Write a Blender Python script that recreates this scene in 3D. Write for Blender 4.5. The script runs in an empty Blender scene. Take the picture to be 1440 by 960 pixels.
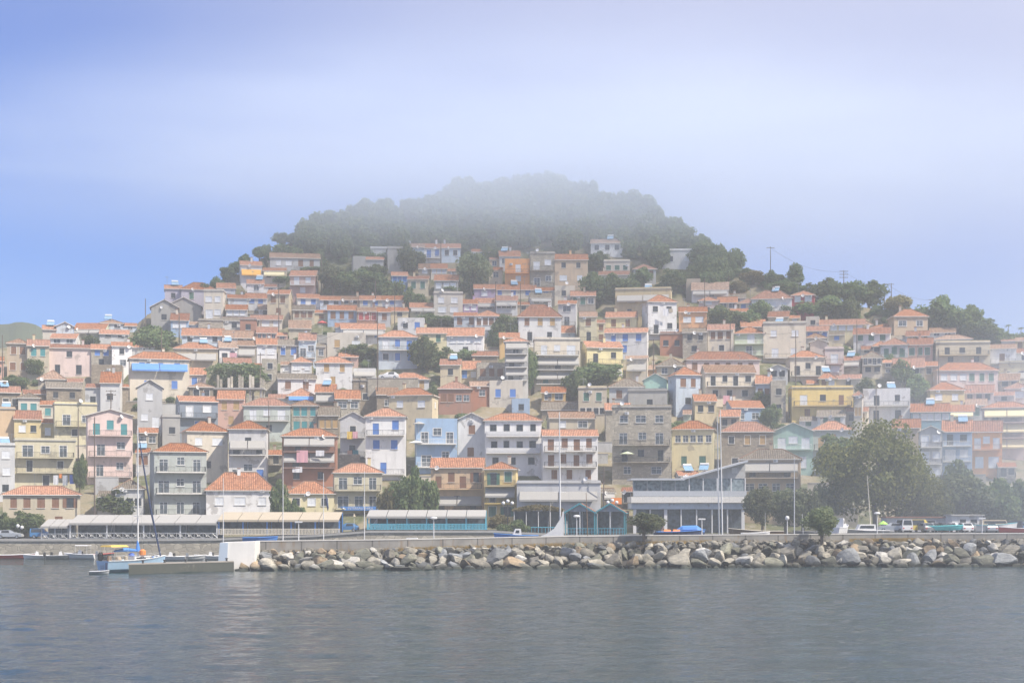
import bpy, math, random
import numpy as np
from mathutils import Vector, Matrix
random.seed(11); np.random.seed(11)
R = math.radians
sc = bpy.context.scene
COL = sc.collection
F, CX, HY, CH = 2200.0, 720.0, 716.0, 8.0      # focal length in photo pixels, optical axis, horizon row, camera height

def at(px, py, D): return Vector(((px-CX)/F*D, D, CH+(HY-py)/F*D))
def zof(py, D): return CH+(HY-py)/F*D
def xof(px, D): return (px-CX)/F*D
def d_row(y): return 275+0.397*(750-y)          # how far up the slope a row of houses lies

# ------------------------------------------------------------------ materials
MATS = {}
def nodes_of(name):
    m = bpy.data.materials.new(name); m.use_nodes = True
    nt = m.node_tree; b = nt.nodes['Principled BSDF']
    return m, nt, b
def N(nt, t, **kw):
    n = nt.nodes.new(t)
    for k, v in kw.items(): setattr(n, k, v)
    return n
def mixc(nt, fac, a, b, mode='MIX'):
    n = N(nt, 'ShaderNodeMix', data_type='RGBA', blend_type=mode)
    for s, v in (('Factor', fac), ('A', a), ('B', b)):
        i = [x for x in n.inputs if x.name == s and (x.type == 'RGBA' if s != 'Factor' else x.type == 'VALUE')][0]
        if hasattr(v, 'type') and hasattr(v, 'is_linked'): nt.links.new(v, i)
        elif s == 'Factor': i.default_value = v
        else: i.default_value = (*v, 1) if len(v) == 3 else v
    return [o for o in n.outputs if o.type == 'RGBA'][0]
def noise(nt, scale, detail=4, vec=None, rough=.55):
    n = N(nt, 'ShaderNodeTexNoise'); n.inputs['Scale'].default_value = scale
    n.inputs['Detail'].default_value = detail; n.inputs['Roughness'].default_value = rough
    if vec is not None: nt.links.new(vec, n.inputs['Vector'])
    return n.outputs['Fac']
def ramp(nt, fac, a, b, ca=(0,0,0,1), cb=(1,1,1,1)):
    r = N(nt, 'ShaderNodeValToRGB'); nt.links.new(fac, r.inputs[0])
    r.color_ramp.elements[0].position = a; r.color_ramp.elements[1].position = b
    r.color_ramp.elements[0].color = ca; r.color_ramp.elements[1].color = cb
    return r.outputs[0]
def vscale(nt, vec, s):
    n = N(nt, 'ShaderNodeMapping'); nt.links.new(vec, n.inputs['Vector']); n.inputs['Scale'].default_value = s
    return n.outputs[0]
def wcoord(nt): return N(nt, 'ShaderNodeNewGeometry').outputs['Position']
def mul(c, k): return tuple(min(1, x*k) for x in c)

def vary(nt, col, lo, hi, slo=1.0, shi=1.0):
    oi = N(nt, 'ShaderNodeObjectInfo'); hs = N(nt, 'ShaderNodeHueSaturation'); nt.links.new(col, hs.inputs['Color'])
    for sock, a, b2, src in (('Value', lo, hi, oi.outputs['Random']), ('Saturation', slo, shi, oi.outputs['Random'])):
        mr = N(nt, 'ShaderNodeMapRange'); nt.links.new(src, mr.inputs[0]); mr.inputs[3].default_value = a; mr.inputs[4].default_value = b2; nt.links.new(mr.outputs[0], hs.inputs[sock])
    return hs.outputs[0]
def plaster(name, c, dirt=.6):
    if name in MATS: return MATS[name]
    m, nt, b = nodes_of(name)
    p = wcoord(nt)
    big = ramp(nt, noise(nt, .35, 5, p), .38, .72)
    streak = ramp(nt, noise(nt, 1.0, 5, vscale(nt, p, (1.2, 1.2, .3))), .48, .8)
    fine = noise(nt, 6, 3, p)
    c1 = mixc(nt, big, c, mul(c, .8))
    grime = (.30*c[0]+.09, .30*c[1]+.085, .30*c[2]+.075)
    k = N(nt, 'ShaderNodeMath', operation='MULTIPLY'); nt.links.new(streak, k.inputs[0]); k.inputs[1].default_value = dirt
    c2 = mixc(nt, k.outputs[0], c1, grime)
    c3 = mixc(nt, fine, mul(c, .85), mul(c, 1.12))
    c4 = mixc(nt, .3, c2, c3)
    bare = ramp(nt, noise(nt, .32, 6, p, .62), .60, .64)
    kb = N(nt, 'ShaderNodeMath', operation='MULTIPLY'); nt.links.new(bare, kb.inputs[0]); kb.inputs[1].default_value = .75 if dirt > .5 else 0
    c4 = mixc(nt, kb.outputs[0], c4, (.33*c[0]+.13, .33*c[1]+.115, .33*c[2]+.10))
    c4 = vary(nt, c4, .82, 1.1, .7, 1.1)
    nt.links.new(c4, b.inputs['Base Color']); b.inputs['Roughness'].default_value = .9
    MATS[name] = m; return m

def stonewall(name, c, s=1.6):
    m, nt, b = nodes_of(name)
    p = wcoord(nt)
    v = N(nt, 'ShaderNodeTexVoronoi'); v.inputs['Scale'].default_value = s
    nt.links.new(vscale(nt, p, (1, 1, 1.7)), v.inputs['Vector'])
    v2 = N(nt, 'ShaderNodeTexVoronoi', feature='DISTANCE_TO_EDGE'); v2.inputs['Scale'].default_value = s
    nt.links.new(vscale(nt, p, (1, 1, 1.7)), v2.inputs['Vector'])
    sep = N(nt, 'ShaderNodeSeparateColor'); nt.links.new(v.outputs['Color'], sep.inputs[0])
    c1 = mixc(nt, sep.outputs[0], mul(c, .72), mul(c, 1.25))
    e = ramp(nt, v2.outputs['Distance'], .0, .06)
    c2 = mixc(nt, e, mul(c, .5), c1)
    c3 = mixc(nt, ramp(nt, noise(nt, .4, 5, p), .35, .7), c2, mul(c, .75))
    nt.links.new(c3, b.inputs['Base Color']); b.inputs['Roughness'].default_value = .95
    bp = N(nt, 'ShaderNodeBump'); bp.inputs['Strength'].default_value = .6; bp.inputs['Distance'].default_value = .06
    nt.links.new(e, bp.inputs['Height']); nt.links.new(bp.outputs[0], b.inputs['Normal'])
    MATS[name] = m; return m

def tiles(name, c, old=.35):
    m, nt, b = nodes_of(name)
    uv = N(nt, 'ShaderNodeUVMap').outputs[0]
    w = N(nt, 'ShaderNodeTexWave', wave_type='BANDS', bands_direction='X', wave_profile='SIN')
    w.inputs['Scale'].default_value = .95; w.inputs['Distortion'].default_value = .25
    nt.links.new(uv, w.inputs['Vector'])
    w2 = N(nt, 'ShaderNodeTexWave', wave_type='BANDS', bands_direction='Y', wave_profile='SAW')
    w2.inputs['Scale'].default_value = .8; nt.links.new(uv, w2.inputs['Vector'])
    p = wcoord(nt)
    blot = ramp(nt, noise(nt, .6, 6, p, .65), .36, .72)
    cell = N(nt, 'ShaderNodeTexVoronoi'); cell.inputs['Scale'].default_value = 3.2; nt.links.new(uv, cell.inputs['Vector'])
    sep = N(nt, 'ShaderNodeSeparateColor'); nt.links.new(cell.outputs['Color'], sep.inputs[0])
    c1 = mixc(nt, sep.outputs[0], mul(c, .55), (min(1,c[0]*1.35), c[1]*1.6, c[2]*1.75))
    dark = (c[0]*.45+.06, c[1]*.6+.06, c[2]*.7+.05)
    k = N(nt, 'ShaderNodeMath', operation='MULTIPLY'); nt.links.new(blot, k.inputs[0]); k.inputs[1].default_value = old
    c2 = mixc(nt, k.outputs[0], c1, dark)
    c3 = mixc(nt, ramp(nt, w.outputs['Fac'], .05, .6), mul(c, .42), c2)
    c4 = mixc(nt, .75, c2, c3)
    lich = ramp(nt, noise(nt, 1.6, 5, p, .7), .55, .68)
    kl = N(nt, 'ShaderNodeMath', operation='MULTIPLY'); nt.links.new(lich, kl.inputs[0]); kl.inputs[1].default_value = old*.5
    c4 = mixc(nt, kl.outputs[0], c4, (.34,.27,.20))
    c4 = vary(nt, c4, .72, 1.12, 1.18, .9)
    nt.links.new(c4, b.inputs['Base Color']); b.inputs['Roughness'].default_value = .85
    bp = N(nt, 'ShaderNodeBump'); bp.inputs['Strength'].default_value = .8; bp.inputs['Distance'].default_value = .08
    s = N(nt, 'ShaderNodeMath', operation='ADD'); nt.links.new(w.outputs['Fac'], s.inputs[0])
    k2 = N(nt, 'ShaderNodeMath', operation='MULTIPLY'); nt.links.new(w2.outputs['Fac'], k2.inputs[0]); k2.inputs[1].default_value = .4
    nt.links.new(k2.outputs[0], s.inputs[1]); nt.links.new(s.outputs[0], bp.inputs['Height'])
    nt.links.new(bp.outputs[0], b.inputs['Normal'])
    MATS[name] = m; return m

def plain(name, c, rough=.6, var=.25, scale=3.0, metal=0):
    if name in MATS: return MATS[name]
    m, nt, b = nodes_of(name)
    f = noise(nt, scale, 4, wcoord(nt))
    nt.links.new(mixc(nt, f, mul(c, 1-var), mul(c, 1+var)), b.inputs['Base Color'])
    b.inputs['Roughness'].default_value = rough; b.inputs['Metallic'].default_value = metal
    MATS[name] = m; return m

def leafmat(name, a, b2):
    m, nt, b = nodes_of(name)
    oi = N(nt, 'ShaderNodeObjectInfo')
    f = noise(nt, .9, 3, wcoord(nt))
    gi = N(nt, 'ShaderNodeNewGeometry')
    c1 = mixc(nt, ramp(nt, f, .35, .68), a, b2)
    hs = N(nt, 'ShaderNodeHueSaturation'); nt.links.new(c1, hs.inputs['Color'])
    mr = N(nt, 'ShaderNodeMapRange'); nt.links.new(oi.outputs['Random'], mr.inputs[0]); mr.inputs[3].default_value = .7; mr.inputs[4].default_value = 1.3
    nt.links.new(mr.outputs[0], hs.inputs['Value'])
    mr2 = N(nt, 'ShaderNodeMapRange'); nt.links.new(oi.outputs['Random'], mr2.inputs[0]); mr2.inputs[3].default_value = .485; mr2.inputs[4].default_value = .515
    nt.links.new(mr2.outputs[0], hs.inputs['Hue'])
    nt.links.new(hs.outputs[0], b.inputs['Base Color']); b.inputs['Roughness'].default_value = .8
    tl = N(nt, 'ShaderNodeBsdfTranslucent'); nt.links.new(hs.outputs[0], tl.inputs['Color'])
    ms = N(nt, 'ShaderNodeMixShader'); ms.inputs[0].default_value = .5; nt.links.new(b.outputs[0], ms.inputs[1]); nt.links.new(tl.outputs[0], ms.inputs[2])
    nt.links.new(ms.outputs[0], nt.nodes['Material Output'].inputs['Surface'])
    MATS[name] = m; return m

WALLS = {  # code: (colour word, albedo)
 'W': ('white', (.74,.73,.72)), 'w': ('greyish white', (.56,.56,.56)), 'C': ('cream', (.58,.49,.33)), 'c': ('pale cream', (.66,.59,.48)),
 'Y': ('yellow', (.70,.53,.20)), 'y': ('pale yellow', (.68,.60,.36)), 'O': ('ochre', (.58,.39,.16)), 'P': ('salmon pink', (.60,.36,.28)),
 'p': ('pale pink', (.66,.53,.49)), 'L': ('lilac', (.45,.33,.52)), 'e': ('pale lavender', (.52,.49,.58)), 'B': ('sky blue', (.29,.44,.64)), 'b': ('pale blue', (.52,.60,.68)),
 'G': ('mint green', (.36,.54,.46)), 'g': ('pale green', (.54,.61,.42)), 'T': ('teal blue', (.13,.36,.48)), 'v': ('grey green', (.46,.50,.46)),
 'S': ('brown stone', (.30,.25,.19)), 's': ('grey stone', (.42,.38,.31)), 'R': ('red brick', (.36,.17,.11)), 'o': ('orange', (.74,.36,.14)),
 'k': ('bare grey', (.38,.37,.35)), 'l': ('slate blue', (.22,.27,.34)), 'n': ('tan', (.48,.38,.27)), 'X': ('crimson', (.42,.07,.10)), 'a': ('apricot', (.68,.46,.25)),
}
for k, (nm, c) in WALLS.items():
    if k in 'Ss': MATS['w_'+k] = stonewall('stone '+nm, c)
    else: MATS['w_'+k] = plaster('plaster '+nm, c)
ROOFS = {'o': (.44,.165,.078), 'r': (.34,.135,.078), 'q': (.37,.20,.125), 'd': (.22,.16,.115)}
for k, c in ROOFS.items(): MATS['r_'+k] = tiles('tiles '+k, c, {'o': .5, 'r': .6, 'q': .7, 'd': .7}[k])
MATS['fascia'] = plain('white fascia', (.66,.64,.60), .8)
MATS['slab'] = plaster('concrete slab', (.45,.44,.42))
SHUT = {'b': ('brown', (.20,.095,.05)), 'u': ('blue', (.07,.19,.52)), 'g': ('green', (.05,.15,.11)), 't': ('teal', (.04,.24,.26)),
        'y': ('tan', (.42,.27,.11)), 'r': ('red', (.40,.06,.06)), 'w': ('white', (.66,.68,.71))}
for k, (nm, c) in SHUT.items(): MATS['s_'+k] = plain('shutter '+nm, c, .55, .2, 2)
def glass(name, c, r):
    m, nt, b = nodes_of(name)
    f = noise(nt, 1.7, 2, wcoord(nt))
    nt.links.new(mixc(nt, ramp(nt, f, .35, .65), c, mul(c, 2.2)), b.inputs['Base Color'])
    b.inputs['Roughness'].default_value = r; b.inputs['Specular IOR Level'].default_value = .6
    MATS[name] = m; return m
glass('palepane', (.13,.16,.175), .15); glass('glass', (.05,.06,.07), .12); glass('darkglass', (.02,.024,.028), .2)
plain('hullblue', (.36,.52,.68), .4, .1); plain('white', (.64,.64,.64), .5, .1); plain('frame', (.66,.66,.66), .5, .1)
plain('darkmetal', (.05,.055,.06), .5); plain('greymetal', (.32,.33,.34), .4, .15, metal=.4)
plain('galv', (.55,.56,.57), .4, .12, metal=.3)
plain('wood', (.20,.13,.08), .8, .4, 5); plain('polewood', (.13,.10,.08), .9, .35, 4)
plain('awning', (.6,.58,.54), .8, .1, 2); plain('awn_u', (.10,.26,.62), .8, .1); plain('awn_o', (.78,.42,.08), .8, .1); plain('awn_y', (.75,.66,.40), .8, .1)
plain('awn_w', (.35,.34,.32), .8, .1)
plain('solar', (.20,.34,.48), .18, .15, 1); plain('tank', (.70,.70,.70), .35, .06)
plain('rubber', (.02,.02,.02), .7, .2); plain('chrome', (.5,.5,.5), .25, .1, metal=.8)
plain('concrete', (.36,.35,.33), .9, .22, .8)
plain('blue', (.06,.22,.58), .5, .15); plain('turq', (.10,.42,.55), .5, .15); plain('teal', (.05,.27,.33), .6, .2)
plain('aqua', (.10,.60,.60), .4, .05); plain('lime', (.38,.70,.12), .6, .1); plain('red', (.50,.06,.05), .5, .1)
plain('orange', (.75,.24,.05), .6, .1); plain('yellow', (.72,.52,.08), .5, .1); plain('pinkcloth', (.66,.36,.40), .9, .1)
plain('tealcloth', (.05,.26,.30), .9, .1); plain('yellowcloth', (.70,.48,.10), .9, .1); plain('bluecloth', (.10,.18,.55), .9, .1)
plain('whitecloth', (.70,.70,.72), .9, .1); plain('navy', (.03,.05,.12), .7, .2); plain('skin', (.50,.30,.22), .6, .1)
plain('weed', (.50,.34,.12), .95, .35, 2)
leafmat('leaf_wood', (.095,.155,.065), (.23,.29,.12)); leafmat('leaf_pine', (.085,.14,.06), (.20,.26,.105)); leafmat('leaf_bush', (.085,.145,.06), (.215,.26,.10))
leafmat('leaf_olive', (.10,.135,.07), (.24,.26,.14)); leafmat('leaf_plane', (.10,.135,.04), (.28,.285,.09)); leafmat('leaf_dry', (.15,.14,.06), (.30,.25,.11))
plain('bark', (.14,.11,.08), .95, .3, 4)

# ------------------------------------------------------------------ mesh helper
class MB:
    """collects faces and links them as one mesh object"""
    def __init__(s): s.v = []; s.f = []; s.m = []; s.uv = {}
    def face(s, pts, m=0, uv=None):
        i = len(s.v); s.v.extend([tuple(p) for p in pts]); s.f.append(list(range(i, i+len(pts)))); s.m.append(m)
        if uv: s.uv[len(s.f)-1] = uv
    def box(s, x0, x1, y0, y1, z0, z1, m=0):
        P = [(x0,y0,z0),(x1,y0,z0),(x1,y1,z0),(x0,y1,z0),(x0,y0,z1),(x1,y0,z1),(x1,y1,z1),(x0,y1,z1)]
        i = len(s.v); s.v.extend(P)
        for f in ((0,3,2,1),(4,5,6,7),(0,1,5,4),(1,2,6,5),(2,3,7,6),(3,0,4,7)): s.f.append([i+a for a in f]); s.m.append(m)
    def hexa(s, P, m=0):
        """eight corners: four below, four above"""
        i = len(s.v); s.v.extend([tuple(p) for p in P])
        for f in ((0,3,2,1),(4,5,6,7),(0,1,5,4),(1,2,6,5),(2,3,7,6),(3,0,4,7)): s.f.append([i+a for a in f]); s.m.append(m)
    def tube(s, pts, rad, n=6, m=0, cap=True):
        pts = [Vector(p) for p in pts]; i0 = len(s.v)
        rr = rad if isinstance(rad, (list, tuple)) else [rad]*len(pts)
        for k, p in enumerate(pts):
            t = (pts[min(k+1, len(pts)-1)]-pts[max(k-1, 0)]).normalized()
            a = Vector((0,0,1)) if abs(t.z) < .9 else Vector((1,0,0))
            u = t.cross(a).normalized(); w = t.cross(u)
            for j in range(n):
                an = 2*math.pi*j/n; s.v.append(tuple(p+(u*math.cos(an)+w*math.sin(an))*rr[k]))
        for k in range(len(pts)-1):
            for j in range(n):
                a = i0+k*n+j; b = i0+k*n+(j+1) % n
                s.f.append([a, b, b+n, a+n]); s.m.append(m)
        if cap:
            s.f.append([i0+j for j in range(n)][::-1]); s.m.append(m)
            s.f.append([i0+(len(pts)-1)*n+j for j in range(n)]); s.m.append(m)
    def lathe(s, c, prof, n=12, m=0):
        """profile of (radius, z) round a vertical axis"""
        c = Vector(c); i0 = len(s.v)
        for r, z in prof:
            for j in range(n):
                a = 2*math.pi*j/n; s.v.append((c.x+r*math.cos(a), c.y+r*math.sin(a), c.z+z))
        for k in range(len(prof)-1):
            for j in range(n):
                a = i0+k*n+j; b = i0+k*n+(j+1) % n; s.f.append([a, b, b+n, a+n]); s.m.append(m)
        s.f.append([i0+j for j in range(n)][::-1]); s.m.append(m)
        s.f.append([i0+(len(prof)-1)*n+j for j in range(n)]); s.m.append(m)
    def mesh(s, name, mats):
        me = bpy.data.meshes.new(name)
        me.from_pydata(s.v, [], s.f)
        for m in mats: me.materials.append(MATS[m] if isinstance(m, str) else m)
        if len(mats) > 1: me.polygons.foreach_set('material_index', s.m)
        if s.uv:
            lay = me.uv_layers.new(name='UVMap'); k = 0; arr = np.zeros(len(me.loops)*2, np.float32)
            for fi, f in enumerate(s.f):
                if fi in s.uv:
                    for j, q in enumerate(s.uv[fi]): arr[(k+j)*2] = q[0]; arr[(k+j)*2+1] = q[1]
                k += len(f)
            lay.data.foreach_set('uv', arr)
        return me
    def build(s, name, mats, parent=None, smooth=False):
        me = s.mesh(name, mats if isinstance(mats, (list, tuple)) else [mats])
        if smooth: me.polygons.foreach_set('use_smooth', [True]*len(me.polygons))
        return put(name, me, parent)
def put(name, me, parent=None, loc=None, rz=0):
    o = bpy.data.objects.new(name, me); COL.objects.link(o)
    if parent is not None: o.parent = parent
    if loc is not None: o.location = loc
    if rz: o.rotation_euler = (0, 0, rz)
    return o
LABELS = {}
def tag(o, label, cat, group=None):
    o['label'] = label; o['category'] = cat
    if group: o['group'] = group
    LABELS.setdefault(label, []).append(o.name)
    return o
def thing(name, label, cat, loc=(0,0,0), rz=0, group=None):
    o = bpy.data.objects.new(name, None); COL.objects.link(o)
    o.location = loc; o.rotation_euler = (0, 0, rz); o.empty_display_size = .3
    return tag(o, label, cat, group)
def struct(o, kind='structure'): o['kind'] = kind; return o

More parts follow.
